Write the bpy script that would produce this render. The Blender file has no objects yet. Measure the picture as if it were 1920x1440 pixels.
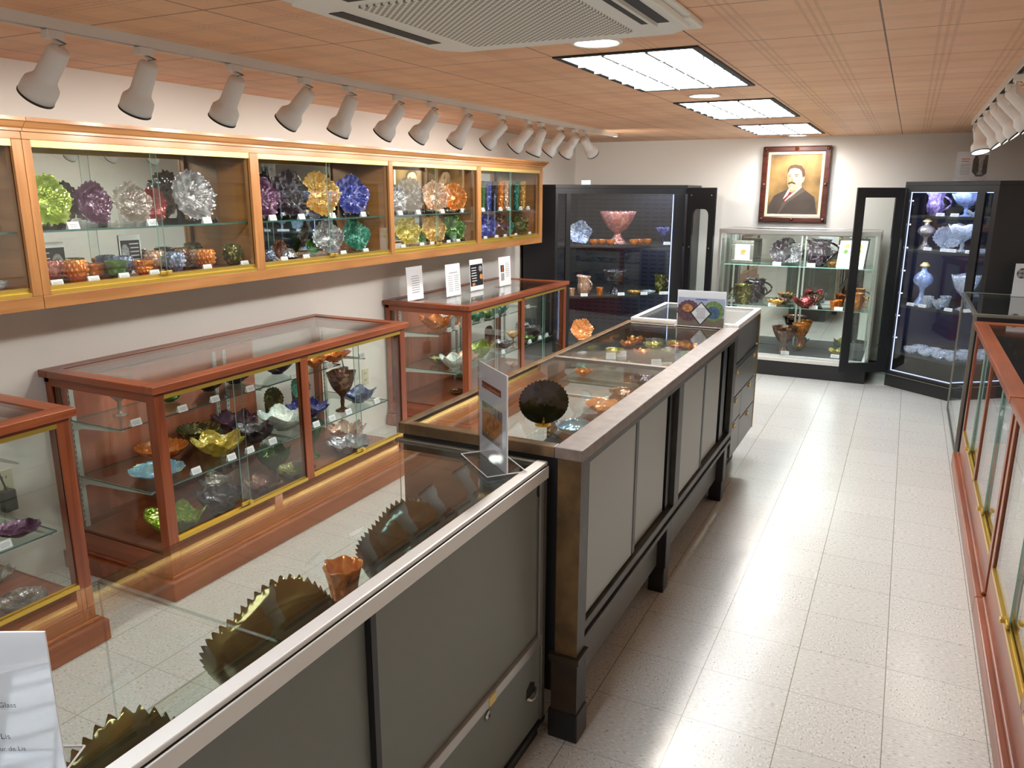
import bpy, math, random
from mathutils import Vector, Matrix
random.seed(7)
D=bpy.data; SC=bpy.context.scene; COL=SC.collection
PI=math.pi
# ------------------------------------------------------------------ camera, exposure, world
F_PX=1462.5; YAW=.462136; PITCH=-.241208; ROLL=.002319; CAMH=1.71961
def _axes():
    cy,sy=math.cos(YAW),math.sin(YAW); cp,sp=math.cos(PITCH),math.sin(PITCH)
    fwd=Vector((-sy*cp,cy*cp,sp)); right=Vector((cy,sy,0)); up=right.cross(fwd)
    cr,sr=math.cos(ROLL),math.sin(ROLL)
    return cr*right+sr*up, -sr*right+cr*up, fwd
RT,UP,FW=_axes()
cam=D.cameras.new('camera'); cam.sensor_width=36; cam.lens=F_PX*36/1920; cam.clip_start=.02; cam.clip_end=60
co=D.objects.new('camera',cam); COL.objects.link(co)
co.matrix_world=Matrix(((RT.x,UP.x,-FW.x,0),(RT.y,UP.y,-FW.y,0),(RT.z,UP.z,-FW.z,CAMH),(0,0,0,1)))
SC.camera=co
SC.view_settings.view_transform='Standard'; SC.view_settings.look='None'; SC.view_settings.gamma=1
SC.view_settings.use_curve_mapping=False; SC.view_settings.exposure=1.92
cy=SC.cycles
cy.use_denoising=True; cy.max_bounces=14; cy.diffuse_bounces=4; cy.glossy_bounces=6; cy.transmission_bounces=6
cy.transparent_max_bounces=48; cy.caustics_reflective=False; cy.caustics_refractive=False
cy.sample_clamp_indirect=4.0; cy.blur_glossy=.5
w=D.worlds.new('world'); SC.world=w; w.use_nodes=True
w.node_tree.nodes['Background'].inputs[0].default_value=(.9,.92,1,1); w.node_tree.nodes['Background'].inputs[1].default_value=.4
TROFFER_L=4.9; SPOT_W=2.3
# room planes
XL,XR,YB,YF,ZC=-3.40,1.28,8.40,-3.2,2.25
def ray(u,v): return RT*((u-960)/F_PX)-UP*((v-720)/F_PX)+FW
def at(u,v,ax,val):          # the point of a known plane that a photo pixel shows
    d=ray(u,v); k='XYZ'.index(ax); o=(0,0,CAMH); t=(val-o[k])/d[k]
    return Vector((d.x*t,d.y*t,CAMH+d.z*t))
def depth(p): return (Vector(p)-Vector((0,0,CAMH))).dot(FW)
# ------------------------------------------------------------------ materials
MATS={}
def srgb(r,g,b): return tuple(((c/255)/12.92 if c/255<=.04045 else ((c/255+.055)/1.055)**2.4) for c in (r,g,b))+(1,)
def nm(name):
    m=D.materials.new(name); m.use_nodes=True; nt=m.node_tree; nt.nodes.clear()
    out=nt.nodes.new('ShaderNodeOutputMaterial'); MATS[name]=m
    return m,nt,out
def N(nt,t,**kw):
    n=nt.nodes.new('ShaderNode'+t)
    for k,v in kw.items():
        if k in n.inputs: n.inputs[k].default_value=v
        else: setattr(n,k,v)
    return n
def pbr(name,col,rough=.5,metal=0,bump=None,spec=.5,coat=0,var=0,varscale=6,**kw):
    m,nt,out=nm(name); b=N(nt,'BsdfPrincipled'); L=nt.links
    b.inputs['Base Color'].default_value=col; b.inputs['Roughness'].default_value=rough; b.inputs['Metallic'].default_value=metal
    b.inputs['Specular IOR Level'].default_value=spec; b.inputs['Coat Weight'].default_value=coat
    tc=N(nt,'TexCoord')
    if var:
        n=N(nt,'TexNoise'); n.inputs['Scale'].default_value=varscale; n.inputs['Detail'].default_value=5
        L.new(tc.outputs['Object'],n.inputs['Vector'])
        r=N(nt,'ValToRGB'); r.color_ramp.elements[0].position=.35; r.color_ramp.elements[1].position=.65
        r.color_ramp.elements[0].color=tuple(c*(1-var) for c in col[:3])+(1,); r.color_ramp.elements[1].color=tuple(min(1,c*(1+var)) for c in col[:3])+(1,)
        L.new(n.outputs[0],r.inputs[0]); L.new(r.outputs[0],b.inputs['Base Color'])
    if bump:
        n=N(nt,'TexNoise'); n.inputs['Scale'].default_value=bump[0]; n.inputs['Detail'].default_value=3
        L.new(tc.outputs['Object'],n.inputs['Vector'])
        bp=N(nt,'Bump'); bp.inputs['Strength'].default_value=bump[1]; bp.inputs['Distance'].default_value=.004
        L.new(n.outputs[0],bp.inputs['Height']); L.new(bp.outputs[0],b.inputs['Normal'])
    L.new(b.outputs[0],out.inputs[0]); return m
def emis(name,col,s):
    m,nt,out=nm(name); e=N(nt,'Emission'); e.inputs[0].default_value=col; e.inputs[1].default_value=s
    nt.links.new(e.outputs[0],out.inputs[0]); return m
def wood(name,c1,c2,axis,rough=.35,coat=.25,sc=1.0):
    m,nt,out=nm(name); L=nt.links; b=N(nt,'BsdfPrincipled')
    tc=N(nt,'TexCoord'); mp=N(nt,'Mapping')
    s=[26*sc]*3; s['XYZ'.index(axis)]=1.6*sc; mp.inputs['Scale'].default_value=s
    n=N(nt,'TexNoise'); n.inputs['Scale'].default_value=1; n.inputs['Detail'].default_value=6; n.inputs['Distortion'].default_value=.6
    n2=N(nt,'TexNoise'); n2.inputs['Scale'].default_value=3.2; n2.inputs['Detail'].default_value=3
    mx=N(nt,'Math',operation='MULTIPLY_ADD'); mx.inputs[1].default_value=.45
    r=N(nt,'ValToRGB'); r.color_ramp.elements[0].position=.42; r.color_ramp.elements[1].position=.95
    r.color_ramp.elements[0].color=c1; r.color_ramp.elements[1].color=c2
    L.new(tc.outputs['Object'],mp.inputs[0]); L.new(mp.outputs[0],n.inputs['Vector']); L.new(tc.outputs['Object'],n2.inputs['Vector'])
    L.new(n2.outputs[0],mx.inputs[0]); L.new(n.outputs[0],mx.inputs[2]); L.new(mx.outputs[0],r.inputs[0]); L.new(r.outputs[0],b.inputs['Base Color'])
    b.inputs['Roughness'].default_value=rough; b.inputs['Coat Weight'].default_value=coat; b.inputs['Coat Roughness'].default_value=.2
    L.new(b.outputs[0],out.inputs[0]); return m
def schlick(nt,f0,p=5):
    g=N(nt,'NewGeometry'); d=N(nt,'VectorMath',operation='DOT_PRODUCT'); L=nt.links
    L.new(g.outputs['Incoming'],d.inputs[0]); L.new(g.outputs['Normal'],d.inputs[1])
    a=N(nt,'Math',operation='ABSOLUTE'); L.new(d.outputs['Value'],a.inputs[0])
    s=N(nt,'Math',operation='SUBTRACT'); s.inputs[0].default_value=1; L.new(a.outputs[0],s.inputs[1])
    q=N(nt,'Math',operation='POWER'); q.inputs[1].default_value=p; L.new(s.outputs[0],q.inputs[0])
    r=N(nt,'Math',operation='MULTIPLY_ADD'); r.inputs[1].default_value=1-f0; r.inputs[2].default_value=f0; L.new(q.outputs[0],r.inputs[0])
    r.use_clamp=True
    return r.outputs[0]
def pane_mat(name,tint,f0=.04):
    m,nt,out=nm(name); L=nt.links
    t=N(nt,'BsdfTransparent'); t.inputs[0].default_value=tint
    g=N(nt,'BsdfGlossy'); g.inputs['Color'].default_value=(1,1,1,1); g.inputs['Roughness'].default_value=0.0
    mx=N(nt,'MixShader'); L.new(schlick(nt,f0),mx.inputs[0]); L.new(t.outputs[0],mx.inputs[1]); L.new(g.outputs[0],mx.inputs[2])
    L.new(mx.outputs[0],out.inputs[0]); return m
def glassware(name,c1,c2,c3,see=.3,rough=.06,metal=.5,film=420,tint=None,scale=20,bump=.75,smooth=False):
    """pressed iridescent glass: patchy lustre colour, a relief pattern, part of the light passing straight through"""
    m,nt,out=nm(name); L=nt.links; b=N(nt,'BsdfPrincipled')
    tc=N(nt,'TexCoord'); n=N(nt,'TexNoise'); n.inputs['Scale'].default_value=scale; n.inputs['Detail'].default_value=2; n.inputs['Distortion'].default_value=1.2
    L.new(tc.outputs['Object'],n.inputs['Vector'])
    r=N(nt,'ValToRGB'); e=r.color_ramp.elements; e[0].position=.22; e[0].color=c1; e[1].position=.76; e[1].color=c3
    k=e.new(.5); k.color=c2
    L.new(n.outputs[0],r.inputs[0]); L.new(r.outputs[0],b.inputs['Base Color'])
    v=N(nt,'TexVoronoi'); v.inputs['Scale'].default_value=62; L.new(tc.outputs['Object'],v.inputs['Vector'])
    bp=N(nt,'Bump'); bp.inputs['Strength'].default_value=bump; bp.inputs['Distance'].default_value=.004
    L.new(v.outputs['Distance'],bp.inputs['Height']); L.new(bp.outputs[0],b.inputs['Normal']) if bump else None
    b.inputs['Roughness'].default_value=rough; b.inputs['Metallic'].default_value=metal
    b.inputs['Specular IOR Level'].default_value=.8
    try:
        b.inputs['Thin Film Thickness'].default_value=film; b.inputs['Thin Film IOR'].default_value=1.6
    except Exception: pass
    t=N(nt,'BsdfTransparent'); t.inputs[0].default_value=tint or tuple(min(1,.45+.55*x) for x in c3[:3])+(1,)
    mx=N(nt,'MixShader'); mx.inputs[0].default_value=1-see
    L.new(t.outputs[0],mx.inputs[1]); L.new(b.outputs[0],mx.inputs[2]); L.new(mx.outputs[0],out.inputs[0]); return m

pbr('wall_paint',srgb(233,226,218),.75,bump=(180,.15),spec=.25)
pbr('white_metal',srgb(240,238,234),.4)
pbr('white_plastic',srgb(244,245,238),.45)
pbr('grey_fin',srgb(150,152,146),.5)
pbr('dark_slot',srgb(30,30,30),.6)
pbr('paper',srgb(236,234,236),.6,spec=.3)
pbr('paper_grey',srgb(200,196,206),.5)
pbr('ink',srgb(40,38,42),.6); pbr('ink_grey',srgb(135,135,140),.6); pbr('maroon',srgb(120,28,48),.5); pbr('yellow_ink',srgb(240,200,90),.5)
pbr('red_ink',srgb(220,90,80),.5); pbr('photo_orange',srgb(196,128,70),.4,var=.5,varscale=60); pbr('photo_green',srgb(110,140,80),.4,var=.4,varscale=60)
pbr('photo_blue',srgb(60,92,120),.4,var=.5,varscale=80); pbr('photo_purple',srgb(92,60,72),.4,var=.6,varscale=80); pbr('photo_sky',srgb(170,176,205),.4)
pbr('photo_black',srgb(24,22,26),.4); pbr('photo_silver',srgb(150,148,150),.4,var=.5,varscale=90); pbr('photo_brown',srgb(120,104,92),.4)
pbr('brass',srgb(214,180,84),.32,metal=.75); pbr('brass_pale',srgb(228,196,118),.4,metal=.55)
pbr('aluminium',srgb(200,198,195),.28,metal=.85); pbr('aluminium_dull',srgb(226,224,220),.4,metal=.25)
pbr('steel_grey',srgb(140,138,130),.35,metal=.8); pbr('standard_metal',srgb(206,208,200),.4,metal=.3)
pbr('black_metal',srgb(20,20,23),.38,var=.1); pbr('black_matte',srgb(30,31,33),.6); pbr('black_cloth',srgb(44,45,47),.9,bump=(40,.6))
pbr('black_wood',srgb(28,26,26),.35)
pbr('door_grey',srgb(112,114,107),.42,bump=(260,.06)); pbr('door_black',srgb(144,146,138),.36); pbr('counter_black',srgb(62,61,57),.42,bump=(90,.25),var=.15,varscale=20)
pbr('file_grey',srgb(96,95,88),.32,metal=.2)
pbr('worn_top',srgb(120,106,98),.45,var=.16,varscale=30); pbr('worn_brown',srgb(96,72,44),.4,var=.35,varscale=14,bump=(40,.2))
pbr('dark_brown',srgb(52,38,26),.4,var=.3,varscale=14)
pbr('cream',srgb(238,226,186),.6); pbr('outlet_cream',srgb(214,206,176),.45); pbr('rubber',srgb(40,40,40),.6)
pbr('blue_velvet',srgb(20,26,66),.55,metal=.2); pbr('inner_navy',srgb(22,28,64),.3,metal=.4)
wood('oak_y',srgb(138,88,44),srgb(182,128,76),'Y'); wood('oak_z',srgb(138,88,44),srgb(182,128,76),'Z'); wood('oak_x',srgb(150,96,48),srgb(190,134,78),'X')
wood('cherry_y',srgb(102,44,22),srgb(156,82,46),'Y'); wood('cherry_z',srgb(102,44,22),srgb(156,82,46),'Z'); wood('cherry_x',srgb(102,44,22),srgb(156,82,46),'X')
wood('cherry_panel',srgb(150,76,54),srgb(196,116,88),'Z',rough=.4,coat=.15,sc=.5)
wood('frame_wood',srgb(40,14,8),srgb(92,36,20),'X',rough=.22,coat=.6)
pane_mat('edge_clear',(.72,.80,.78,1),.25); pane_mat('pane',(.95,.975,.965,1)); pane_mat('shelf_glass',(.90,.955,.94,1),.05)
pbr('glass_edge',srgb(58,98,90),.12,spec=.9); pbr('glass_edge_light',srgb(150,196,182),.15,spec=.8)
m,nt,out=nm('mirror'); g=N(nt,'BsdfGlossy'); g.inputs['Color'].default_value=(.80,.83,.82,1); g.inputs['Roughness'].default_value=.01; nt.links.new(g.outputs[0],out.inputs[0])
m,nt,out=nm('acrylic'); t=N(nt,'BsdfTransparent'); t.inputs[0].default_value=(.93,.94,.95,1); g=N(nt,'BsdfGlossy'); g.inputs['Roughness'].default_value=.03
mx=N(nt,'MixShader'); nt.links.new(schlick(nt,.06),mx.inputs[0]); nt.links.new(t.outputs[0],mx.inputs[1]); nt.links.new(g.outputs[0],mx.inputs[2]); nt.links.new(mx.outputs[0],out.inputs[0])
emis('troffer_light',(.85,.935,1,1),TROFFER_L); emis('downlight_glow',(1,.97,.92,1),14); emis('spot_glow',(1,.95,.86,1),8)
emis('led_strip',(.5,.58,1,1),.7); emis('led_dot',(.55,.7,1,1),8)
# iridescent glass colours
GL={}
def gw(k,*a,**kw): glassware('glass_'+k,*a,**kw); GL[k]='glass_'+k
gw('marigold',srgb(196,84,22),srgb(238,140,50),srgb(255,206,150),see=.22)
gw('amber',srgb(190,128,44),srgb(228,176,84),srgb(255,236,190),see=.3)
gw('gold',srgb(170,140,40),srgb(226,204,90),srgb(255,246,190),see=.3)
gw('amethyst',srgb(58,26,52),srgb(104,60,92),srgb(190,160,190),see=.2,film=520)
gw('dark',srgb(24,18,24),srgb(56,42,50),srgb(150,140,150),see=.08,film=500,rough=.1)
gw('brown',srgb(54,30,20),srgb(104,64,44),srgb(180,150,120),see=.12)
gw('purple_blue',srgb(40,30,80),srgb(70,80,170),srgb(190,190,230),see=.15,film=560)
gw('blue',srgb(30,40,90),srgb(72,92,150),srgb(190,205,230),see=.2)
gw('green',srgb(26,70,30),srgb(72,128,58),srgb(190,222,140),see=.28)
gw('lime',srgb(80,120,20),srgb(160,190,50),srgb(236,250,170),see=.3)
gw('olive',srgb(40,44,14),srgb(92,92,40),srgb(196,190,120),see=.14)
gw('olive_dark',srgb(22,26,10),srgb(40,44,18),srgb(70,72,36),see=.05,metal=.15,rough=.2,bump=.15)
gw('dark_olive',srgb(44,38,18),srgb(104,92,48),srgb(176,164,96),see=.04,metal=.7,rough=.12,scale=5,bump=0,film=0)
gw('peacock',srgb(20,22,14),srgb(40,52,36),srgb(70,110,110),see=.06,metal=.3,rough=.12,scale=6,bump=.25,film=480)
gw('teal',srgb(14,80,66),srgb(44,140,116),srgb(170,220,200),see=.25)
gw('smoke',srgb(120,108,100),srgb(170,158,148),srgb(240,236,232),see=.4)
gw('white',srgb(170,190,186),srgb(222,232,226),srgb(255,250,246),see=.12,metal=.2,film=350)
gw('peach',srgb(206,140,110),srgb(236,190,160),srgb(255,238,224),see=.3)
gw('pink',srgb(190,100,96),srgb(226,150,140),srgb(255,220,214),see=.3)
gw('red',srgb(96,14,24),srgb(150,40,44),srgb(220,120,110),see=.2)
gw('iris',srgb(196,110,130),srgb(110,180,210),srgb(246,232,170),see=.12,metal=.3,scale=10)
gw('silver',srgb(96,90,90),srgb(170,168,172),srgb(250,250,255),see=.15,metal=.6)
gw('bluesilver',srgb(70,84,110),srgb(140,156,190),srgb(240,245,255),see=.15,metal=.55)
gw('crystal',srgb(170,176,184),srgb(214,220,228),srgb(255,255,255),see=.62,metal=.1,rough=.06,film=0,tint=(.92,.94,.96,1),bump=.9)
gw('crystal_blue',srgb(120,140,200),srgb(170,190,235),srgb(235,242,255),see=.45,metal=.2,rough=.08,film=0)
gw('crystal_violet',srgb(90,70,140),srgb(150,130,190),srgb(235,220,250),see=.3,metal=.3)
# floor
def floor_mat():
    m,nt,out=nm('vinyl_tile'); L=nt.links; b=N(nt,'BsdfPrincipled'); tc=N(nt,'TexCoord')
    sx=N(nt,'SeparateXYZ'); L.new(tc.outputs['Object'],sx.inputs[0])
    T=.3048
    def M(op,a,b_=None,c=None):
        n=N(nt,'Math',operation=op)
        for i,x in enumerate((a,b_,c)):
            if x is None: continue
            if isinstance(x,(int,float)): n.inputs[i].default_value=x
            else: L.new(x,n.inputs[i])
        return n.outputs[0]
    def cell(o,off): return M('MULTIPLY_ADD',o,1/T,-off/T)
    cx=cell(sx.outputs[0],-.50646); cyy=cell(sx.outputs[1],2.31153)
    def seam(c,w):
        f=M('FRACT',c); d=M('ABSOLUTE',M('SUBTRACT',f,.5)); return M('GREATER_THAN',d,.5-w)
    s=M('MAXIMUM',M('MULTIPLY',seam(cx,.0045),1.0),M('MULTIPLY',seam(cyy,.0035),.75))
    par=M('FRACT',M('MULTIPLY',M('ADD',M('FLOOR',cx),M('FLOOR',cyy)),.5)); par=M('GREATER_THAN',par,.25)
    def flecks(scale):
        mp=N(nt,'Mapping'); mp.inputs['Scale'].default_value=scale; L.new(tc.outputs['Object'],mp.inputs[0])
        n=N(nt,'TexNoise'); n.inputs['Scale'].default_value=1; n.inputs['Detail'].default_value=2; L.new(mp.outputs[0],n.inputs['Vector']); return n.outputs[0]
    a=flecks((60,200,1)); c=flecks((150,90,1))
    mx=N(nt,'Mix'); L.new(par,mx.inputs[0]); L.new(a,mx.inputs[2]); L.new(c,mx.inputs[3])
    r=N(nt,'ValToRGB'); e=r.color_ramp.elements; e[0].position=.29; e[0].color=srgb(132,124,114); e[1].position=.37; e[1].color=srgb(197,194,188)
    k=e.new(.60); k.color=srgb(207,204,199); k=e.new(.66); k.color=srgb(222,220,216)
    L.new(mx.outputs[0],r.inputs[0])
    # tile to tile tone
    wn=N(nt,'TexWhiteNoise'); cb=N(nt,'CombineXYZ'); L.new(M('FLOOR',cx),cb.inputs[0]); L.new(M('FLOOR',cyy),cb.inputs[1]); L.new(cb.outputs[0],wn.inputs['Vector'])
    tone=M('MULTIPLY_ADD',wn.outputs['Value'],.05,.94)
    mt=N(nt,'Mix',data_type='RGBA',blend_type='MULTIPLY'); mt.inputs[0].default_value=1; L.new(r.outputs[0],mt.inputs[6])
    cc=N(nt,'CombineColor'); [L.new(tone,cc.inputs[i]) for i in range(3)]; L.new(cc.outputs[0],mt.inputs[7])
    m2=N(nt,'Mix',data_type='RGBA'); L.new(s,m2.inputs[0]); L.new(mt.outputs[2],m2.inputs[6]); m2.inputs[7].default_value=srgb(128,118,106)
    L.new(m2.outputs[2],b.inputs['Base Color']); b.inputs['Roughness'].default_value=.24; b.inputs['Specular IOR Level'].default_value=.5
    nb=N(nt,'TexNoise'); nb.inputs['Scale'].default_value=5; L.new(tc.outputs['Object'],nb.inputs['Vector'])
    bp=N(nt,'Bump'); bp.inputs['Strength'].default_value=.12; bp.inputs['Distance'].default_value=.02; L.new(nb.outputs[0],bp.inputs['Height']); L.new(bp.outputs[0],b.inputs['Normal'])
    L.new(b.outputs[0],out.inputs[0])
floor_mat()
def ceil_mat():
    m,nt,out=nm('copper_tile'); L=nt.links; b=N(nt,'BsdfPrincipled'); tc=N(nt,'TexCoord')
    sx=N(nt,'SeparateXYZ'); L.new(tc.outputs['Object'],sx.inputs[0]); T=.6096
    def M(op,a,b_=None,c=None):
        n=N(nt,'Math',operation=op)
        for i,x in enumerate((a,b_,c)):
            if x is None: continue
            if isinstance(x,(int,float)): n.inputs[i].default_value=x
            else: L.new(x,n.inputs[i])
        return n.outputs[0]
    cx=M('MULTIPLY_ADD',sx.outputs[0],1/T,1.362/T); cyy=M('MULTIPLY_ADD',sx.outputs[1],1/T,-3.085/T)
    def line(c,pos,w):
        f=M('FRACT',M('SUBTRACT',c,pos-.5)); d=M('ABSOLUTE',M('SUBTRACT',f,.5)); return M('LESS_THAN',d,w)
    seam=M('MAXIMUM',line(cx,0,.005),line(cyy,0,.005))
    em=None
    for c in (cx,cyy):
        for p_ in (.27,.31,.35,.65,.69,.73):
            l=line(c,p_,.008); em=l if em is None else M('MAXIMUM',em,l)
    wv=N(nt,'TexNoise'); mp=N(nt,'Mapping'); mp.inputs['Scale'].default_value=(9,26,1); mp.inputs['Rotation'].default_value=(0,0,.6); L.new(tc.outputs['Object'],mp.inputs[0]); L.new(mp.outputs[0],wv.inputs['Vector'])
    wv.inputs['Scale'].default_value=1; wv.inputs['Detail'].default_value=2
    h=M('MULTIPLY_ADD',em,.45,M('MULTIPLY',wv.outputs[0],.9)); h=M('SUBTRACT',h,M('MULTIPLY',seam,1.5))
    bp=N(nt,'Bump'); bp.inputs['Strength'].default_value=.9; bp.inputs['Distance'].default_value=.008; L.new(h,bp.inputs['Height']); L.new(bp.outputs[0],b.inputs['Normal'])
    n=N(nt,'TexNoise'); n.inputs['Scale'].default_value=2.2; n.inputs['Detail'].default_value=4; L.new(tc.outputs['Object'],n.inputs['Vector'])
    r=N(nt,'ValToRGB'); e=r.color_ramp.elements; e[0].position=.3; e[0].color=CEIL1; e[1].position=.7; e[1].color=CEIL2
    L.new(n.outputs[0],r.inputs[0])
    m2=N(nt,'Mix',data_type='RGBA'); L.new(M('MAXIMUM',M('MULTIPLY',seam,.85),M('MULTIPLY',em,.17)),m2.inputs[0]); L.new(r.outputs[0],m2.inputs[6]); m2.inputs[7].default_value=srgb(80,40,26)
    L.new(m2.outputs[2],b.inputs['Base Color']); b.inputs['Roughness'].default_value=.5; b.inputs['Metallic'].default_value=.1
    L.new(b.outputs[0],out.inputs[0])
CEIL1=srgb(238,182,142); CEIL2=srgb(250,202,160)
ceil_mat()
def perforated(name):
    m,nt,out=nm(name); L=nt.links; b=N(nt,'BsdfPrincipled'); tc=N(nt,'TexCoord'); mp=N(nt,'Mapping'); mp.inputs['Scale'].default_value=(58,58,58)
    mp.inputs['Rotation'].default_value=(0,0,PI/4)
    L.new(tc.outputs['Object'],mp.inputs[0]); v=N(nt,'TexVoronoi',voronoi_dimensions='2D'); v.inputs['Randomness'].default_value=0; v.inputs['Scale'].default_value=1; L.new(mp.outputs[0],v.inputs['Vector'])
    r=N(nt,'ValToRGB'); r.color_ramp.elements[0].position=.33; r.color_ramp.elements[1].position=.40; r.color_ramp.elements[0].color=srgb(120,118,106); r.color_ramp.elements[1].color=srgb(240,240,232)
    L.new(v.outputs['Distance'],r.inputs[0]); L.new(r.outputs[0],b.inputs['Base Color']); b.inputs['Roughness'].default_value=.5; L.new(b.outputs[0],out.inputs[0])
perforated('perforated')
def louvred(name):           # dark sheet metal punched with short horizontal slots
    m,nt,out=nm(name); L=nt.links; b=N(nt,'BsdfPrincipled'); tc=N(nt,'TexCoord'); sx=N(nt,'SeparateXYZ'); L.new(tc.outputs['Object'],sx.inputs[0])
    def M(op,a,b_=None,c=None):
        n=N(nt,'Math',operation=op)
        for i,x in enumerate((a,b_,c)):
            if x is None: continue
            if isinstance(x,(int,float)): n.inputs[i].default_value=x
            else: L.new(x,n.inputs[i])
        return n.outputs[0]
    fx=M('FRACT',M('MULTIPLY',M('ADD',sx.outputs[0],sx.outputs[1]),11)); fz=M('FRACT',M('MULTIPLY',sx.outputs[2],22))
    s=M('MULTIPLY',M('LESS_THAN',fx,.68),M('LESS_THAN',fz,.24))
    mx=N(nt,'Mix',data_type='RGBA'); L.new(s,mx.inputs[0]); mx.inputs[6].default_value=srgb(44,46,62); mx.inputs[7].default_value=srgb(6,6,8)
    L.new(mx.outputs[2],b.inputs['Base Color']); b.inputs['Roughness'].default_value=.35; b.inputs['Metallic'].default_value=.3; L.new(b.outputs[0],out.inputs[0])
louvred('louvred_steel')
def canvas_mat():
    m,nt,out=nm('painted_ground'); L=nt.links; b=N(nt,'BsdfPrincipled'); tc=N(nt,'TexCoord'); n=N(nt,'TexNoise'); n.inputs['Scale'].default_value=4; n.inputs['Detail'].default_value=6
    L.new(tc.outputs['Object'],n.inputs['Vector']); r=N(nt,'ValToRGB'); e=r.color_ramp.elements; e[0].position=.3; e[0].color=srgb(70,50,28); e[1].position=.68; e[1].color=srgb(168,132,78)
    L.new(n.outputs[0],r.inputs[0]); L.new(r.outputs[0],b.inputs['Base Color']); b.inputs['Roughness'].default_value=.4; L.new(b.outputs[0],out.inputs[0])
canvas_mat()
pbr('skin_paint',srgb(232,190,140),.5,var=.12,varscale=20); pbr('hair_paint',srgb(78,48,30),.5); pbr('suit_paint',srgb(66,54,46),.5,var=.15,varscale=8); pbr('suit_light',srgb(92,76,64),.5); pbr('shirt_paint',srgb(226,214,200),.5); pbr('tie_paint',srgb(122,40,40),.5); pbr('skin_shade',srgb(190,132,92),.5)
# ------------------------------------------------------------------ mesh helpers
class MB:
    def __init__(s): s.v=[]; s.f=[]; s.m=[]; s.sm=[]
    def add(s,vs,fs,mi=0,smooth=False):
        o=len(s.v); s.v+= [tuple(p) for p in vs]; s.f+=[tuple(o+i for i in f) for f in fs]; s.m+=[mi]*len(fs); s.sm+=[smooth]*len(fs); return s
    def box(s,x0,x1,y0,y1,z0,z1,mi=0,fm=None):
        x0,x1=sorted((x0,x1)); y0,y1=sorted((y0,y1)); z0,z1=sorted((z0,z1))
        vs=[(x,y,z) for z in (z0,z1) for y in (y0,y1) for x in (x0,x1)]
        fs=[(0,2,3,1),(4,5,7,6),(0,1,5,4),(2,6,7,3),(0,4,6,2),(1,3,7,5)]   # -z +z -y +y -x +x
        if fm is None: return s.add(vs,fs,mi)
        for f,k in zip(fs,fm): s.add(vs,[f],k)
        return s
    def pane(s,x0,x1,y0,y1,z0,z1):     # a glass sheet: faces material 0, edges material 1
        d=(abs(x1-x0),abs(y1-y0),abs(z1-z0)); k=d.index(min(d)); fm=[1]*6
        for i in {0:(4,5),1:(2,3),2:(0,1)}[k]: fm[i]=0
        return s.box(x0,x1,y0,y1,z0,z1,fm=fm)
    def prism(s,pts,z0,z1,mi=0):       # horizontal polygon extruded in z (counter-clockwise)
        n=len(pts); vs=[(x,y,z0) for x,y in pts]+[(x,y,z1) for x,y in pts]
        return s.add(vs,[tuple(range(n))[::-1],tuple(range(n,2*n))]+[(i,(i+1)%n,n+(i+1)%n,n+i) for i in range(n)],mi)
    def slab(s,pts,n,t,mi=0):          # any planar polygon given thickness t along n
        k=len(pts); n=Vector(n).normalized()*t; vs=[Vector(p) for p in pts]; vs=vs+[p+n for p in vs]
        return s.add(vs,[tuple(range(k))[::-1],tuple(range(k,2*k))]+[(i,(i+1)%k,k+(i+1)%k,k+i) for i in range(k)],mi)
    def tube(s,path,r,seg=8,mi=0,caps=True):
        path=[Vector(p) for p in path]; rs=r if isinstance(r,(list,tuple)) else [r]*len(path)
        vs=[];up=Vector((0,0,1))
        for i,p in enumerate(path):
            t=(path[min(i+1,len(path)-1)]-path[max(i-1,0)]).normalized()
            a=t.cross(up) 
            if a.length<1e-3: a=t.cross(Vector((1,0,0)))
            a.normalize(); b=t.cross(a).normalized()
            vs+=[p+a*math.cos(2*PI*k/seg)*rs[i]+b*math.sin(2*PI*k/seg)*rs[i] for k in range(seg)]
        fs=[(i*seg+k,i*seg+(k+1)%seg,(i+1)*seg+(k+1)%seg,(i+1)*seg+k) for i in range(len(path)-1) for k in range(seg)]
        if caps: fs+=[tuple(range(seg))[::-1],tuple(range((len(path)-1)*seg,len(path)*seg))]
        return s.add(vs,fs,mi,True)
    def lathe(s,prof,seg=48,mod=None,mi=0,M=None,smooth=True):
        vs=[]; 
        for j,(r,z) in enumerate(prof):
            for k in range(seg):
                th=2*PI*k/seg; rr,zz=(r,z) if mod is None else mod(r,z,th,j)
                vs.append((rr*math.cos(th),rr*math.sin(th),zz))
        if M is not None: vs=[M@Vector(p) for p in vs]
        fs=[(j*seg+k,j*seg+(k+1)%seg,(j+1)*seg+(k+1)%seg,(j+1)*seg+k) for j in range(len(prof)-1) for k in range(seg)]
        return s.add(vs,fs,mi,smooth)
    def build(s,name,mats,parent=None,bevel=0,loc=None):
        me=D.meshes.new(name); me.from_pydata(s.v,[],s.f)
        if isinstance(mats,str): mats=[mats]
        for k in mats: me.materials.append(MATS[k])
        me.polygons.foreach_set('material_index',s.m); me.polygons.foreach_set('use_smooth',s.sm); me.update()
        o=D.objects.new(name,me); COL.objects.link(o)
        if loc is not None: o.location=loc
        if parent is not None: o.parent=parent
        if bevel:
            b=o.modifiers.new('bevel','BEVEL'); b.width=bevel; b.segments=2; b.limit_method='ANGLE'; b.angle_limit=.7
        return o
def tag(o,label,cat,group=None):
    o['label']=label; o['category']=cat
    if group: o['group']=group
    return o
def empty(name,loc,label,cat,rz=0,group=None):
    o=D.objects.new(name,None); COL.objects.link(o); o.location=loc; o.rotation_euler=(0,0,rz); o.empty_display_size=.05
    return tag(o,label,cat,group)
def struct(o): o['kind']='structure'; return o
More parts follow.
